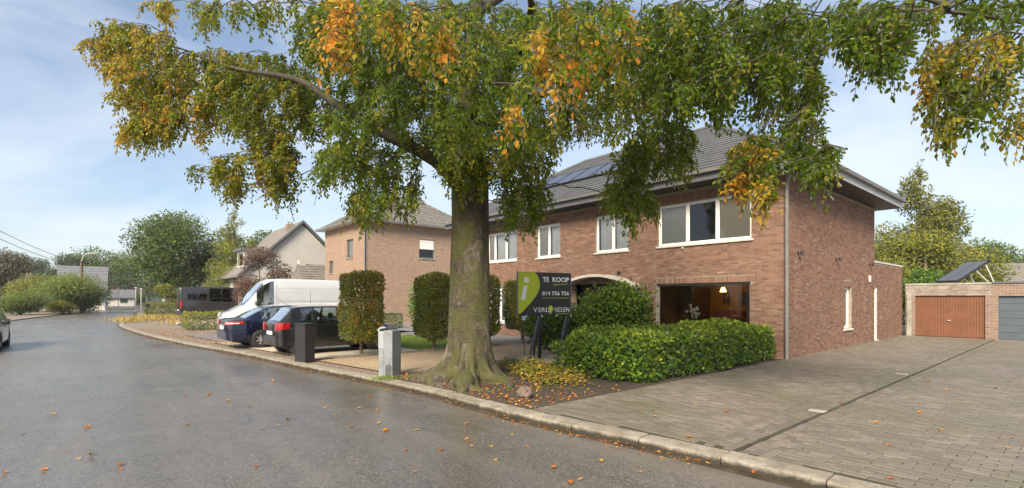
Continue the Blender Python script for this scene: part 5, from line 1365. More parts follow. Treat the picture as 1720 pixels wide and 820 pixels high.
    def bow(x, z, end):
        amt = -bulge[0] if end == 0 else bulge[1]; zn = min(max((z - .25) / 1.1, 0), 1); return amt * max(0, 1 - abs(x - (0 if end == 0 else L_)) / .45) * (1 - (zn * 2 - .75) ** 2)
    def wrap(name, end, xin, yin, z0, z1, off, m, sides=(1, -1), taper=0.0, par=None, full=False):
        """a strip that follows the outline round a corner from xin on the flank to yin on the end face"""
        for sg in ((1,) if full else sides):
            path = [(x, wid(x)) for x in np.linspace(xin, 0 if end == 0 else L_, 9)]; e = path[-1]; path += [(e[0], y) for y in np.linspace(e[1], yin, 6)[1:]]
            if full: path = path + [(x, -y) for x, y in path[::-1]][1:]
            mb = MB(); P_ = np.array(path); k = len(P_); T_ = np.gradient(P_, axis=0); T_ /= np.linalg.norm(T_, axis=1)[:, None]
            Nn = np.c_[T_[:, 1], -T_[:, 0]]
            if end == 0: Nn = -Nn
            cen = np.array([L_ / 2, 0]); 
            if ((P_ - cen) * Nn).sum() < 0: Nn = -Nn
            for zi, zf in ((z0, 0), (z1, 1)): pass
            V = []
            for i in range(k):
                tt = i / (k - 1); za, zc = z0 + (taper * (1 - tt) if not full else 0), z1
                for z, oo in ((za, -.03), (za, off * .7), ((za + zc) / 2, off), (zc, off * .7), (zc, -.03)):
                    q = P_[i] + Nn[i] * oo; V.append((q[0] + bow(q[0], z, end), sg * q[1] if not full else q[1], z))
            mb.add(V, [(i*5+j, i*5+j+1, (i+1)*5+j+1, (i+1)*5+j) for i in range(k - 1) for j in range(4)] + [(0, 1, 2, 3, 4), tuple((k-1)*5 + j for j in range(5))])
            mb.build(name, m, par or root, smooth=50)
    return root, wrap, wid, bodyo, S
def mirror(root, x, y, z, m, s=1.0):
    for sg in (1, -1):
        o = MB().box((x - .05 * s, sg * y, z - .07 * s), (x + .06 * s, sg * (y + .19 * s), z + .07 * s), .03 * s).build('wing_mirror', m, root, smooth=60)
        MB().box((x - .056 * s, sg * (y + .02), z - .05 * s), (x - .051 * s, sg * (y + .17 * s), z + .05 * s)).build('mirror_glass', CLEARLAMP, o)
def seams(root, S, segs, W_at, m=None):
    """door gaps and trim as thin dark strips standing 1.5 mm off the flank"""
    for (x0_, z0_, x1_, z1_) in segs:
        for sg in (1, -1):
            mb = MB(); mb.tube([(x0_, sg * (W_at(x0_) * 1.000 + .0), z0_), ((x0_+x1_)/2, sg * (W_at((x0_+x1_)/2) * 1.003), (z0_+z1_)/2), (x1_, sg * W_at(x1_) * (1.0 if z1_ < .8 else .985), z1_)], .006, 4); mb.build('door_gap', m or BLACKM, root)
# black hatchback, tail to the street
HB = dict(L=3.98, r=.305, arch=.35, wheels=(.64, 3.10), wind=(2.55, 3.12), back=(.10, .40), side_glass=((.66, 1.04), (1.09, 1.78), (1.86, 2.62)), seatx=(.95, 1.95), spokes=5,
   stations=[(0, .34, .93, .97, .66, .48), (.04, .30, .94, .99, .72, .50), (.10, .27, .945, 1.05, .775, .53), (.40, .24, .945, 1.42, .815, .56), (.55, .23, .94, 1.455, .82, .57), (1.1, .22, .93, 1.49, .822, .585), (1.9, .22, .92, 1.495, .822, .59), (2.5, .22, .91, 1.45, .822, .575), (2.62, .22, .905, 1.40, .822, .57), (3.12, .22, .89, 1.00, .81, .60), (3.3, .22, .87, .95, .80, .62), (3.75, .25, .76, .82, .74, .56), (3.93, .30, .62, .68, .62, .48), (3.98, .34, .55, .60, .55, .42)])
q = gp(506, 596)
BLK = paint('black_paint', (.012, .012, .014))
car, wr, wd_, bo, S_ = vehicle('hatchback', 'black five door hatchback parked tail to the street', 'car', HB, (q[0] - .68, q[1] - .68, 0), R(92), BLK)
wr('tail_lamp', 0, .30, .50, .74, 1.00, .012, REDLAMP, taper=.08); wr('rear_bumper', 0, .42, 0, .30, .58, .022, BLK, full=True); wr('head_lamp', 3.98, 3.55, .35, .60, .74, .012, CLEARLAMP); wr('front_bumper', 3.98, 3.7, 0, .25, .50, .02, BLK, full=True)
seams(car, S_, ((1.07, .35, 1.06, .92), (1.82, .28, 1.82, .91), (2.85, .32, 2.75, .90), (.62, .93, 2.9, .90)), wd_)
for x in (1.25, 2.0):
    for sg in (1, -1): MB().box((x, sg * .822, .80), (x + .17, sg * .842, .83), .006).build('door_handle', BLK, car)
mirror(car, 2.78, .80, .95, BLK); MB().tube([(.62, 0, 1.46), (.35, 0, 1.60), (.12, .0, 1.78)], [.008, .005, .003], 6).build('aerial', BLACKM, car)
MB().box((-.055, -.26, .62), (-.048, .26, .73), .002).build('number_plate', PLATE, car); MB().box((.06, -.52, 1.0), (.075, .52, 1.012)).build('tailgate_strip', ALLOY, car)
# dark blue saloon
SB = dict(L=4.68, r=.315, arch=.36, wheels=(.98, 3.70), wind=(2.75, 3.45), back=(.52, 1.10), side_glass=((1.02, 1.22), (1.27, 1.98), (2.05, 2.85)), seatx=(1.3, 2.3), spokes=7, bulge=(.07, .1),
   stations=[(0, .36, .95, .985, .68, .54), (.05, .30, .965, 1.0, .76, .58), (.12, .28, .975, 1.015, .83, .62), (.50, .24, .985, 1.05, .885, .66), (.9, .23, .97, 1.27, .90, .60), (1.15, .22, .96, 1.38, .905, .585), (1.5, .21, .95, 1.455, .905, .59), (2.1, .21, .94, 1.48, .905, .60), (2.75, .21, .93, 1.43, .905, .585), (2.9, .21, .92, 1.36, .90, .59), (3.45, .21, .90, 1.0, .89, .66), (3.7, .22, .87, .93, .88, .66), (4.35, .26, .74, .80, .78, .58), (4.6, .32, .60, .67, .66, .5), (4.68, .36, .52, .58, .56, .42)])
q = gp(438, 584)
BLU = paint('blue_paint', (.005, .008, .03), .3)
car, wr, wd_, bo, S_ = vehicle('saloon', 'dark blue saloon parked between the hatchback and the white van', 'car', SB, (q[0] - .78, q[1] - 1.0, 0), R(92), BLU)
wr('tail_lamp', 0, .42, .42, .80, .96, .012, REDLAMP, taper=.05); wr('rear_bumper', 0, .5, 0, .30, .60, .025, BLU, full=True); wr('head_lamp', 4.68, 4.1, .35, .58, .72, .012, CLEARLAMP)
MB().box((-.082, -.45, .80), (-.074, .45, .83), .003).build('boot_strip', ALLOY, car); MB().box((-.07, -.26, .66), (-.062, .26, .78), .002).build('number_plate', PLATE, car)
wr('lamp_insert', 0, .30, .50, .86, .90, .016, CLEARLAMP)
seams(car, S_, ((1.25, .40, 1.25, .95), (2.0, .28, 2.0, .93), (3.0, .3, 2.95, .9)), wd_); mirror(car, 3.0, .88, .98, BLU)
for sg in (1, -1): MB().tube([(1.0, sg*.83, 1.0), (1.3, sg*.70, 1.34), (2.0, sg*.63, 1.40)], .012, 6).build('window_trim', ALLOY, car)
# tall silver white van, nose to the street
VB = dict(L=6.0, r=.345, arch=.40, wheels=(1.05, 5.05), wind=(4.42, 5.18), back=(0, 0), side_glass=((3.95, 4.72),), seatx=(3.7,), seatz=.55, spokes=8, bulge=(.02, .12),
   stations=[(0, .42, 1.50, 2.62, .98, .88), (.06, .35, 1.50, 2.70, 1.0, .90), (1.5, .33, 1.50, 2.74, 1.0, .91), (3.6, .33, 1.46, 2.74, 1.0, .91), (4.1, .33, 1.42, 2.70, 1.0, .89), (4.42, .33, 1.38, 2.50, 1.0, .86), (4.8, .33, 1.33, 2.06, .99, .84), (5.18, .33, 1.26, 1.42, .98, .82), (5.5, .33, 1.14, 1.26, .95, .76), (5.8, .36, .96, 1.08, .86, .66), (5.95, .42, .82, .92, .74, .56), (6.0, .46, .74, .82, .66, .5)])
WHT = paint('silver_white_paint', (.52, .54, .56), .15, .35)
c = gp(366, 560)
car, wr, wd_, bo, S_ = vehicle('white_van', 'tall silver white panel van parked nose to the street', 'van', VB, (c[0] + 1.15, c[1] + 6.0, 0), R(-90), WHT)
wr('head_lamp', 6.0, 5.40, .42, .86, 1.06, .012, CLEARLAMP, taper=-.06); wr('front_bumper', 6.0, 5.5, 0, .34, .62, .03, TRIM, full=True); wr('bumper_top', 6.0, 5.55, 0, .62, .74, .02, WHT, full=True); wr('tail_lamp', 0, .12, .80, 1.0, 1.6, .01, REDLAMP)
MB().box((6.06, -.40, .72), (6.085, .40, .90), .02).build('grille', TRIM, car); MB().box((6.105, -.26, .46), (6.115, .26, .57), .002).build('number_plate', PLATE, car)
mirror(car, 4.75, 1.0, 1.5, TRIM, 1.5)
seams(car, S_, ((3.88, .45, 3.86, 2.45), (4.95, .5, 4.85, 1.3)), wd_, TRIM)
for zz, hh in ((.80, .05), (1.62, .02), (2.25, .02)):
    for sg in (1, -1): mb = MB(); mb.tube([(.15, sg * float(np.interp(zz, [.5, 1.5, 2.6], [1.0, .955, .905])), zz), (3.8, sg * float(np.interp(zz, [.5, 1.5, 2.6], [1.0, .955, .905])), zz)], hh / 2, 5); mb.build('side_moulding', TRIM if zz < 1 else WHT, car)
for sg in (1, -1): mb = MB(); mb.tube([(2.2, sg * .955, 1.5), (2.2, sg * .905, 2.55)], .006, 4); mb.build('panel_seam', TRIM, car)
for sg in (1, -1): MB().tube([(5.22, sg * .1, 1.40), (5.0, sg * .55, 1.72)], .012, 5).build('wiper', BLACKM, car)
# black van further along, tail to the street
BV_ = dict(VB); BV_['glass'] = DARKGLASS; BV_['side_glass'] = ((3.95, 4.72), (2.1, 3.0), (3.05, 3.8)); BV_['back'] = (0, 0)
c = gp(300, 537)
car, wr, wd_, bo, S_ = vehicle('black_van', 'black panel van parked far along the street behind low hedge', 'van', BV_, (c[0] - .9, c[1] + .1, 0), R(90), paint('matt_black_paint', (.022, .022, .025), .1, .45))
wr('tail_lamp', 0, .12, .78, .95, 1.55, .012, REDLAMP); wr('rear_bumper', 0, .25, 0, .38, .60, .03, TRIM, full=True); wr('head_lamp', 6.0, 5.4, .42, .86, 1.06, .012, CLEARLAMP)
MB().box((-.03, -.26, .72), (-.022, .26, .84), .002).build('number_plate', PLATE, car); mirror(car, 4.75, 1.0, 1.5, TRIM, 1.5)
for zz in (1.0, 1.75):
    for sg in (1, -1): MB().tube([(.1, sg * (.99 if zz < 1.2 else .95), zz), (3.8, sg * (.99 if zz < 1.2 else .95), zz)], .014, 5).build('side_moulding', TRIM, car)
for sg in (1, -1): MB().box((.5, sg * .955, 1.62), (1.9, sg * .925, 2.15), .01).build('blind_panel', DARKGLASS, car)
# silver car cut by the left edge of the picture
c = gp(9, 592, ROAD_Z)
car, wr, wd_, bo, S_ = vehicle('silver_car', 'silver grey car cut off by the left edge of the street', 'car', HB, (c[0] - 3.30, c[1] - .93, ROAD_Z + .03), R(0), paint('silver_paint', (.20, .22, .21), .4))
wr('tail_lamp', 0, .30, .50, .74, 1.00, .012, REDLAMP); wr('head_lamp', 3.98, 3.5, .32, .58, .74, .012, CLEARLAMP); wr('front_bumper', 3.98, 3.7, 0, .25, .52, .02, TRIM, full=True); mirror(car, 2.78, .80, .97, paint('dark_mirror', (.03, .03, .032)), 1.1)

# ------------------------------------------------------------------ tan brick neighbour
tx1 = float(on_y(613, 450, 0)[0]); tx0 = float(on_y(546, 450, 0)[0]); TD = 9.5; TH = 7.25
nb_ = empty('tan_brick_house', (tx1, 0, 0)); tag(nb_, 'tall tan brick house with grey hipped roof behind the clipped trees', 'house')
NW = tx0 - tx1; NF, NS = Face('y', 0.0, -1), Face('x', 0.0, 1)
def nloc(px, py): p = on_y(px, py, 0); return p[0] - tx1, p[2]
def nside(px, py): p = on_x(px, py, tx1); return p[1], p[2]
wa, wb = nloc(582, 429), nloc(593, 398); wc, wd2 = nloc(552.5, 452), nloc(559.5, 431)
fh = [(wa[0], wb[0], 4.75, 6.15), (wc[0], wd2[0], 3.75, 4.75), (NW + 2.2, NW + 5.2, .9, 2.3)]
sa, sb = nside(704, 434), nside(730, 404); sh = [(sa[0], sb[0], sa[1], sb[1])]
mb = MB(); wall_holes(mb, NF, NW, 0, -.1, TH, fh); wall_holes(mb, NS, 0, TD, -.1, TH, sh); mb.quad((NW, 0, -.1), (NW, TD, -.1), (NW, TD, TH), (NW, 0, TH)); mb.build('wall', TAN_BRICK, nb_, fix=False)
for h in fh: window(nb_, NF, *h, (), fm=FASCIA, backing=(BLIND,), sillm=CONC, fw=.07)
for h in sh:
    w = window(nb_, NS, *h, (), fm=FASCIA, sillm=CONC, fw=.08)
    mb = MB(); NS.box(mb, h[0] + .06, h[1] - .06, (h[2] + h[3]) / 2, h[3] - .02, -.1, -.05); mb.build('roller_shutter', WHITE, w)
    mb = MB(); NS.box(mb, h[0] + .05, h[1] - .05, (h[2] + h[3]) / 2 - .05, (h[2] + h[3]) / 2 - .002, -.11, -.045); mb.build('shutter_bar', FASCIA, w)
mb = MB(); mb.tube([(.06, -.06, 0), (.06, -.06, TH - .1)], .05, 10); mb.build('downpipe', ZINC, nb_, smooth=60)
ov = .5; MB().box((NW - ov, -ov, TH), (ov, TD + ov, TH + .05)).build('soffit', WHITE, nb_)
gm_ = MB()
for a, b_ in (((NW - ov - .1, -ov - .1), (ov + .1, -ov)), ((ov, -ov), (ov + .1, TD + ov)), ((NW - ov - .1, -ov), (NW - ov, TD + ov))): gm_.box((*a, TH + .0), (*b_, TH + .16))
gm_.build('gutter', ZINC, nb_)
rr_ = (TD + 2 * ov) / 2; rzz = TH + .12; tp = .72; X0, X1, Y0, Y1 = NW - ov, ov, -ov, TD + ov; hx2 = abs(X1 - X0) / 2 - .6; ymid = (Y0 + Y1) / 2
mb = MB(); mb.add([(X0, Y0, rzz), (X1, Y0, rzz), (X1, Y1, rzz), (X0, Y1, rzz), (X0 + hx2, Y0 + rr_ * .8, rzz + hx2 * tp), (X1 - hx2, Y0 + rr_ * .8, rzz + hx2 * tp), (X1 - hx2, Y1 - rr_ * .8, rzz + hx2 * tp), (X0 + hx2, Y1 - rr_ * .8, rzz + hx2 * tp)],
    [(0, 1, 5, 4), (1, 2, 6, 5), (2, 3, 7, 6), (3, 0, 4, 7), (4, 5, 6, 7)]); nr_ = mb.build('roof', SOFFIT, nb_)
def tiles_local(parent, house_o, *a):
    global CAM
    keep = CAM; CAM = CAM - np.array(house_o); tiles(parent, *a); CAM = keep
s2 = math.hypot(hx2, hx2 * tp)
tiles_local(nr_, (tx1, 0, 0), (X1, Y0, rzz), (0, 1, 0), (-hx2, 0, hx2 * tp), Y1 - Y0, s2, lambda v: (rr_ * .8 * v / s2, (Y1 - Y0) - rr_ * .8 * v / s2), .33, .33, 'tile', TILE_OLD, 60)
s3 = math.hypot(rr_ * .8, hx2 * tp)
tiles_local(nr_, (tx1, 0, 0), (X0, Y0, rzz), (1, 0, 0), (0, rr_ * .8, hx2 * tp), X1 - X0, s3, lambda v: (hx2 * v / s3, (X1 - X0) - hx2 * v / s3), .33, .33, 'tile', TILE_OLD, 40)

# ------------------------------------------------------------------ grey gabled house with dormer, and the outbuilding before it
GX = -42.0
gh_ = empty('gabled_house', (GX, 0, 0)); tag(gh_, 'grey rendered gable house with dark roof, dormer and brick chimney', 'house')
def gl(px, py): p = on_x(px, py, GX); return p[1], p[2]
ap = gl(508, 375); lo_ = gl(398, 466); ey, ez = lo_; ay, az = ap; ry = 2 * ay - ey
GW = 9.0
mb = MB(); mb.prism([(ey + .5, -.1), (ry - .5, -.1), (ry - .5, ez + .35), (ay, az - .12), (ey + .5, ez + .35)], -GW, 0, 'x'); mb.build('wall', RENDERW, gh_)
rf = MB(); sl_ = (az - ez) / (ay - ey)
for s in (-1, 1):
    e0 = (ey, ez) if s < 0 else (ry, ez)
    rf.prism([e0, (ay, az), (ay, az + .22), (e0[0], e0[1] + .22)], -GW - .25, .25, 'x')
rfo = rf.build('roof', TILE_OLD, gh_)
fm_ = MB()
for s in (-1, 1):
    e0 = (ey - .02, ez - .02) if s < 0 else (ry + .02, ez - .02)
    fm_.prism([e0, (ay, az), (ay, az + .26), (e0[0], e0[1] + .26)], .25, .31, 'x')
fm_.build('barge_board', FASCIA, rfo)
cy, cz = gl(494, 380); mb = MB(); mb.box((-1.4, cy - .35, az - 1.6), (-.7, cy + .25, cz + .25)); ch_ = mb.build('chimney', GAR_BRICK, rfo)
for yy in (-.2, .1): MB().lathe([(.09, 0), (.11, .25), (.08, .28)], 12, c=(-1.05, cy + yy, cz + .25)).build('chimney_pot', CONC, ch_)
d0, d1 = gl(404, 450), gl(412, 418)
dm = MB().box((-4.2, ey + .9, ez + .8), (-1.6, ay - .6, d1[1]), 0).build('dormer', PALEWALL, rfo)
MB().box((-4.45, ey + .6, d1[1]), (-1.35, ay, d1[1] + .22)).build('dormer_roof', FASCIA, dm); MB().box((-3.9, ey + .86, ez + 1.2), (-1.9, ey + .895, d1[1] - .25)).build('dormer_window', GLASS, dm)
MB().tube([(-GW - .2, ey - .05, ez + .05), (.2, ey - .05, ez + .05)], .07, 8).build('gutter', ZINC, rfo)
MB().box((-GW + 1, ey + .42, .9), (-GW + 3, ey + .49, 2.3)).build('window', GLASS, gh_)
MB().box((-3.5, ey + .40, 0), (.01, ey + .48, ez + .2)).build('brick_front', GAR_BRICK, gh_)
ob = empty('outbuilding', (-38.6, 0, 0)); tag(ob, 'small tiled outbuilding against the grey gable', 'outbuilding')
oa = on_x(510, 462, -38.6); oa2 = on_x(545, 437, -38.6)
MB().box((-2.2, oa[1], -.05), (0, oa[1] + 7, oa[2] - .3)).build('wall', RENDERW, ob)
orf = MB().prism([(-2.4, oa[2] - .35), (.2, oa[2] - .35), (-1.1, oa[2] + 1.0)], oa[1] - .2, oa[1] + 7.2, 'y').build('roof', TILE_OLD, ob)
sd_ = Vector((-1.3, 0, 1.35)).normalized()
tiles_local(orf, (-38.6, 0, 0), (.2, oa[1] - .2, oa[2] - .33), (0, 1, 0), (-1.3, 0, 1.35), 7.4, 1.87, lambda v: (0, 7.4), .36, .31, 'tile', TILE_OLD, 40)
MB().box((-1.5, oa[1] - .05, oa[2] - .1), (-.9, oa[1] + .5, oa[2] + 1.35)).build('chimney', RENDERW, ob)

# ------------------------------------------------------------------ trees behind
def tree(name, label, px, Z, h, w, m, n, ln, seed, tone=.4, shape='round', trunk_r=.2, base=.25, grp='trees behind the houses', stemm=None, blobs=16):
    c = at_depth(px, HY, Z); o = empty(name, (c[0], c[1], -.1)); tag(o, label, 'tree', grp); r = np.random.default_rng(seed); B = []
    for i in range(blobs):
        t = (i + .5) / blobs; a = r.uniform(0, 6.28)
        if shape == 'cone': rad = w / 2 * (1.02 - t) ** .7; zc = h * (base + (1 - base) * t * .96); k = rad * r.uniform(.35, .75); s = max(.35, rad * .55); B.append(((k*math.cos(a), k*math.sin(a), zc), (s, s, s * .8)))
        else:
            u_ = r.uniform(-1, 1); rad = w / 2 * math.sqrt(max(.05, 1 - u_*u_)) * r.uniform(.45, .78); zc = h * (base + (1 - base) * (.5 + .36 * u_)); s = w * r.uniform(.16, .25); B.append(((rad*math.cos(a), rad*math.sin(a), zc), (s, s, s * .78)))
    if shape == 'cone': B.append(((0, 0, h * .97), (.25, .25, h * .05)))
    blob_crown('crown', B, n, m, ln, o, seed, tone, .3)
    trunk_tube(o, (0, 0, 0), (0, 0, h * .85), trunk_r, trunk_r * .25, stemm or STEM)
    mb = MB()
    for (bc, br) in B: mb.tube([(0, 0, max(.3, bc[2] - .35 * math.hypot(bc[0], bc[1]) - .3)), (bc[0] * .5, bc[1] * .5, bc[2] - .1 * w * .3), bc], [trunk_r * .35, trunk_r * .22, .03], 5)
    mb.build('branches', stemm or STEM, o)['kind'] = 'stuff'; return o
tree('maple_tree', 'pale olive green conical tree rising behind the garages', 1543, 34, 11.0, 8.6, OLIVE, 40000, 0.18, 51, .55, 'cone', .22, .12, blobs=40)
tree('garden_tree', 'broad yellow green tree below the conical tree behind the garages', 1555, 31, 5.9, 7.4, YELLG, 22000, 0.16, 52, .42, 'round', .2, .15)
tree('garden_tree', 'small bright green tree top just over the garage roof', 1551, 27.5, 3.55, 2.2, GREENB, 7000, 0.12, 53, .6, 'round', .1, .3)
tree('garden_tree', 'yellow green shrub tree behind the roof collector', 1650, 33, 3.7, 3.0, YELLG, 7000, 0.14, 54, .35, 'round', .12, .2)
tree('distant_tree', 'distant dark green tree above the roof at the right', 1665, 75, 10.4, 11, DARKG, 12000, 0.31, 55, .5)
tree('oak_tree', 'big dark green oak behind the black van', 315, 64, 12.6, 13.5, DARKG, 34000, 0.29, 56, .35, 'round', .45, .18, blobs=26)
tree('oak_tree', 'dark green tree crown between the oak and the grey gable', 445, 72, 11.6, 9, DARKG, 16000, 0.29, 57, .42, 'round', .35, .2)
tree('birch_tree', 'light green conical tree beside the big oak', 394, 50, 10.6, 8.2, YELLG, 26000, 0.18, 58, .35, 'cone', .18, .12, blobs=30)
tree('copper_tree', 'small copper red leaved tree before the grey gable house', 436, 37.5, 5.7, 4.3, REDL, 13000, 0.13, 59, .5, 'round', .1, .22)
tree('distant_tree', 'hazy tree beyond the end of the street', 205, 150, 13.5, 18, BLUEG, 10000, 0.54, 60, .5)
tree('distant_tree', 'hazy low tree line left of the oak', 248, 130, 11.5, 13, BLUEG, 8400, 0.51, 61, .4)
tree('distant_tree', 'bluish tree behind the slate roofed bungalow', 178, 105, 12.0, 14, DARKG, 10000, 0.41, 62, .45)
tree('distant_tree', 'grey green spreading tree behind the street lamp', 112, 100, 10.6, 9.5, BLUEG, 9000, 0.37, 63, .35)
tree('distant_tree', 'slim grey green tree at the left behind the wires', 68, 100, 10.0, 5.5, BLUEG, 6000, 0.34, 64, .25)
tree('copper_tree', 'dark brownish tree at the left edge of the picture', 8, 75, 9.0, 8, BROWNL, 12000, 0.29, 65, .45)
tree('young_tree', 'yellow green sapling before the oak by the road bend', 281, 58, 3.6, 3.0, YELLG, 6000, 0.15, 66, .4, 'round', .08, .15)
# bushes and gardens across the road
def far_bush(label, px, py, w, h, m, seed, n=4500, ln=.2, tone=.4, d=None, name='garden_bush', grp='garden bushes across the road'):
    g_ = gp(px, py); Z = float((g_ - CAM) @ _w); return bush(name, label, px, py, Z, w, h, m, ln, n, seed, tone, d, 'bush', grp, blobs=14)
far_bush('large round dark green bush left of the street lamp', 116, 526, 9.6, 5.0, DARKG, 71, 40000, 0.16, .8, 8)
far_bush('tall yellow green bush behind the round dark bush', 62, 524, 7.2, 5.0, YELLG, 72, 22000, 0.20, .4)
far_bush('dense low green bush at the left above the silver car', 35, 529, 5.2, 2.6, DARKG, 73, 19000, 0.12, .6)
far_bush('loose bright yellow green shrub by the opposite kerb', 106, 527, 2.9, 1.6, YELLG, 74, 6400, 0.12, .62)
far_bush('pale brown shrub between the green bushes', 78, 522, 4.2, 1.9, BROWNL, 75, 4400, 0.14, .8)
far_bush('small yellow shrub beside the far white posts', 191, 513, 5, 2.2, YELLG, 76, 3600, 0.20, .6)
far_bush('ivy covered low block beside the stone pillar', 140, 522, 2.6, 1.9, DARKG, 77, 4400, 0.14, .4)
far_bush('dark garden bush at the end of the street', 226, 512, 10, 4.4, DARKG, 78, 5200, 0.34, .4)
# stone pillar, white posts, far signs
q = gp(157, 519); o = empty('stone_pillar', (q[0], q[1], 0), .3); tag(o, 'low grey stone garden wall end by the far bushes', 'pillar'); MB().box((-1.1, -.4, -.1), (1.1, .4, 1.35), .03).build('masonry', CONC, o); MB().box((-1.2, -.5, 1.35), (1.2, .5, 1.47), .02).build('cap', STONE, o)
q = gp(80, 523); o = empty('garden_wall', (q[0], q[1], 0), .25); tag(o, 'short pale garden wall between bushes across the road', 'wall'); MB().box((-2, -.12, -.1), (2, .12, .85)).build('masonry', CONC, o); MB().box((-2.04, -.16, .85), (2.04, .16, .92)).build('coping', STONE, o)
for px, py, ht, lab in ((228, 519, 3.5, 'pale lamp post left of the two at the end of the street'), (237, 519, 3.3, 'pale lamp post right of the two at the end of the street'), (199, 515, 4.4, 'thin far lamp post beside the low white house')):
    q = gp(px, py); o = empty('lamp_post', (q[0], q[1], 0)); tag(o, lab, 'street lamp', 'lamp posts at the end of the street'); MB().tube([(0, 0, -.1), (0, 0, ht)], [.08, .06], 8).build('pole', GALV, o); MB().box((-.3, -.15, ht), (.3, .15, ht + .14), .04).build('lamp_head', WHITE, o)
YEL = mat('yellow_sign', (.75, .50, .02), .5, .08, 4)
q = gp(275, 519); o = empty('yellow_sign', (q[0], q[1], 0)); tag(o, 'small yellow board standing by the far hedge', 'sign'); MB().box((-.5, -.03, 2.3), (.5, .03, 3.2), .01).build('board', YEL, o); MB().tube([(0, .05, 0), (0, .05, 3.0)], .05, 6).build('post', GALV, o)
q = gp(320, 553); o = empty('timber_post', (q[0], q[1], 0)); tag(o, 'grey timber gate post beside the privet hedge', 'post'); MB().box((-.09, -.09, -.05), (.09, .09, .92), .01).build('post', PALLET, o); MB().box((-.11, -.11, .921), (.11, .11, .95), .005).build('cap', PALLET, o)
q = gp(247, 537); o = empty('roadside_mailbox', (q[0], q[1], 0)); tag(o, 'dark mailbox on a thin post in the dry grass', 'mailbox'); MB().tube([(0, 0, -.05), (0, 0, 1.05)], .035, 6).build('post', BLACKM, o); MB().box((-.35, -.15, 1.05), (.35, .15, 1.3), .03).build('box', BLACKM, o)
# street lamp with wires
c = at_depth(137, 500, 60); o = empty('street_lamp', (c[0], c[1], 0)); tag(o, 'brown concrete street lamp pole with curved arm and overhead wires', 'street lamp')
POLE = mat('pole_brown', (.12, .085, .065), .85, .25, 4)
MB().tube([(0, 0, -.1), (0, 0, 6.3)], [.20, .13], 10).build('pole', POLE, o, smooth=60)
rdir = _r; arm = [np.array([0, 0, 6.2]), np.array([0, 0, 6.9]) + rdir * .25, np.array([0, 0, 7.15]) + rdir * .7, np.array([0, 0, 7.2]) + rdir * 1.1]
MB().tube(arm, .045, 8).build('arm', GALV, o, smooth=60)
lh_ = MB(); a_ = arm[-1]
lh_.lathe([(.001, -.07), (.12, -.06), (.17, 0), (.12, .06), (.001, .08)], 12); lho = lh_.build('lamp_head', GALV, o, smooth=60); lho.scale = (2.6, 1.0, .9); lho.location = tuple(a_ + rdir * .35); lho.rotation_euler = (0, 0, YAW)
for k, (px, py, Z, zz) in enumerate(((-60, 355, 34, 6.1), (-60, 372, 34, 5.7))):
    e = at_depth(px, py, Z); s0 = np.array([c[0], c[1], zz]); pts = []
    for t_ in np.linspace(0, 1, 20): p_ = s0 + (e - s0) * t_; p_[2] -= 4 * (.9) * t_ * (1 - t_) * .55; pts.append(p_ - np.array([c[0], c[1], 0]))
    MB().tube(pts, .022, 5).build('wire', BLACKM, o)
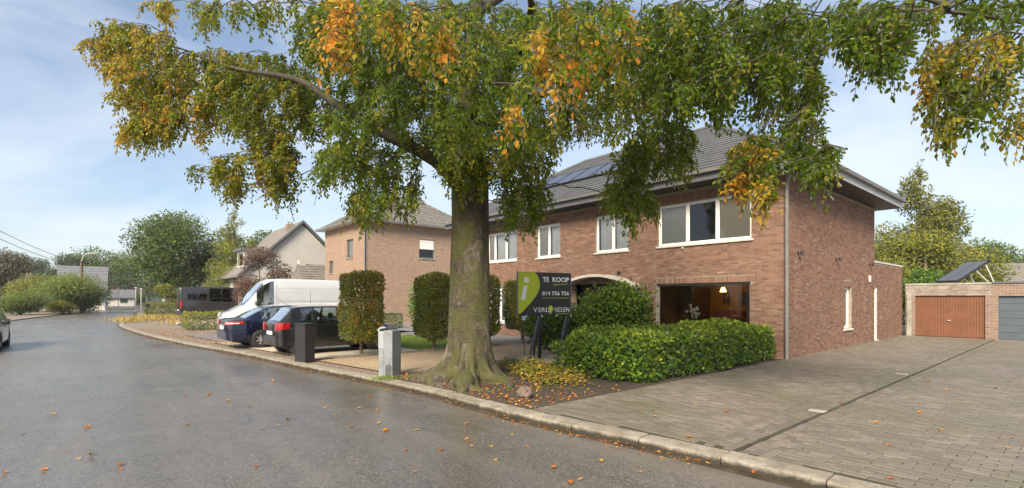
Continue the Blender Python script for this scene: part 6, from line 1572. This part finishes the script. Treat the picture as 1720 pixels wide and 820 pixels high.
# far houses
def simple_house(label, px, py_base, Z, w, d, eave, ridge, rz, wallm, roofm, name='bungalow', chim=False):
    c = at_depth(px, HY, Z); o = empty(name, (c[0], c[1], -.1), rz); tag(o, label, 'house'); MB().prism([(-d/2, 0), (d/2, 0), (d/2, eave), (0, ridge - .1), (-d/2, eave)], -w/2, w/2, 'x').build('wall', wallm, o)
    r_ = MB()
    for s in (-1, 1): r_.prism([(s*(d/2 + .35), eave - .2), (0, ridge), (0, ridge + .15), (s*(d/2 + .35), eave - .05)], -w/2 - .3, w/2 + .3, 'x')
    ro = r_.build('roof', roofm, o); rows = int(math.hypot(d/2, ridge - eave) / .55)
    for s in (-1, 1):
        cs = MB()
        for k in range(rows):
            t0 = k / rows; y_ = s * (d/2 + .35) * (1 - t0); z_ = eave - .05 + (ridge + .2 - eave) * t0; y2 = s * (d/2 + .35) * (1 - t0 - .8 / rows); z2 = eave - .05 + (ridge + .2 - eave) * (t0 + .8 / rows)
            cs.add([(-w/2 - .28, y_, z_ + .06), (w/2 + .28, y_, z_ + .06), (w/2 + .28, y2, z2 + .02), (-w/2 - .28, y2, z2 + .02), (-w/2 - .28, y_, z_ - .02), (w/2 + .28, y_, z_ - .02)], [(0, 1, 2, 3), (4, 5, 1, 0)])
        cs.build('tile_courses', roofm, ro)
    for k in (-1, 1):
        wn = MB().box((k * w * .25 - .7, -d/2 - .03, .9), (k * w * .25 + .7, -d/2 - .005, 2.1)).build('window', GLASS, o); MB().box((k * w * .25 - .78, -d/2 - .06, .82), (k * w * .25 + .78, -d/2 - .031, .89)).build('sill', STONE, wn)
    if chim: MB().box((w * .2, -.35, ridge - .5), (w * .2 + .7, .35, ridge + .7)).build('chimney', GAR_BRICK, ro)
    return o
SLATE = mat('blue_slate', (.13, .135, .15), .6, .2, 2, bmp=.3)
simple_house('bungalow with steep grey slate roof behind the street lamp', 141, 515, 80, 5.6, 9.0, 2.6, 6.9, YAW + R(37), PALEWALL, SLATE)
simple_house('low dark roofed bungalow at the left edge', -20, 500, 80, 10, 8, 2.6, 6.0, YAW + R(30), PALEWALL, TILE_OLD)
simple_house('far house with red tiled roof at the end of the street', 221, 510, 150, 12, 9, 2.6, 6.4, YAW + R(5), RENDERW, TILE_RED)
simple_house('low white bungalow at the far bend', 189, 512, 118, 8, 7, 2.1, 3.9, YAW + R(40), PALEWALL, SLATE)
simple_house('grey roofed house with brick chimney beyond the garages', 1712, 500, 52, 14, 10, 2.9, 5.4, YAW + R(-4), GAR_BRICK, TILE_OLD, 'rear_house', True)

# ------------------------------------------------------------------ damp autumn air
hz = MB().box((-512, -512, -1.16), (512, 512, 17.5)).build('haze', None)
HZ = bpy.data.materials.new('haze_air'); HZ.use_nodes = True; t = HZ.node_tree; t.nodes.clear()
pv = N(t, 'ShaderNodeVolumePrincipled'); pv.inputs['Color'].default_value = (.86, .91, .97, 1); pv.inputs['Density'].default_value = .0003; pv.inputs['Anisotropy'].default_value = .2
o_ = N(t, 'ShaderNodeOutputMaterial'); t.links.new(pv.outputs[0], o_.inputs['Volume'])
hz.data.materials.append(HZ); tag(hz, 'thin pale haze in the air over the street', None, None, 'stuff')
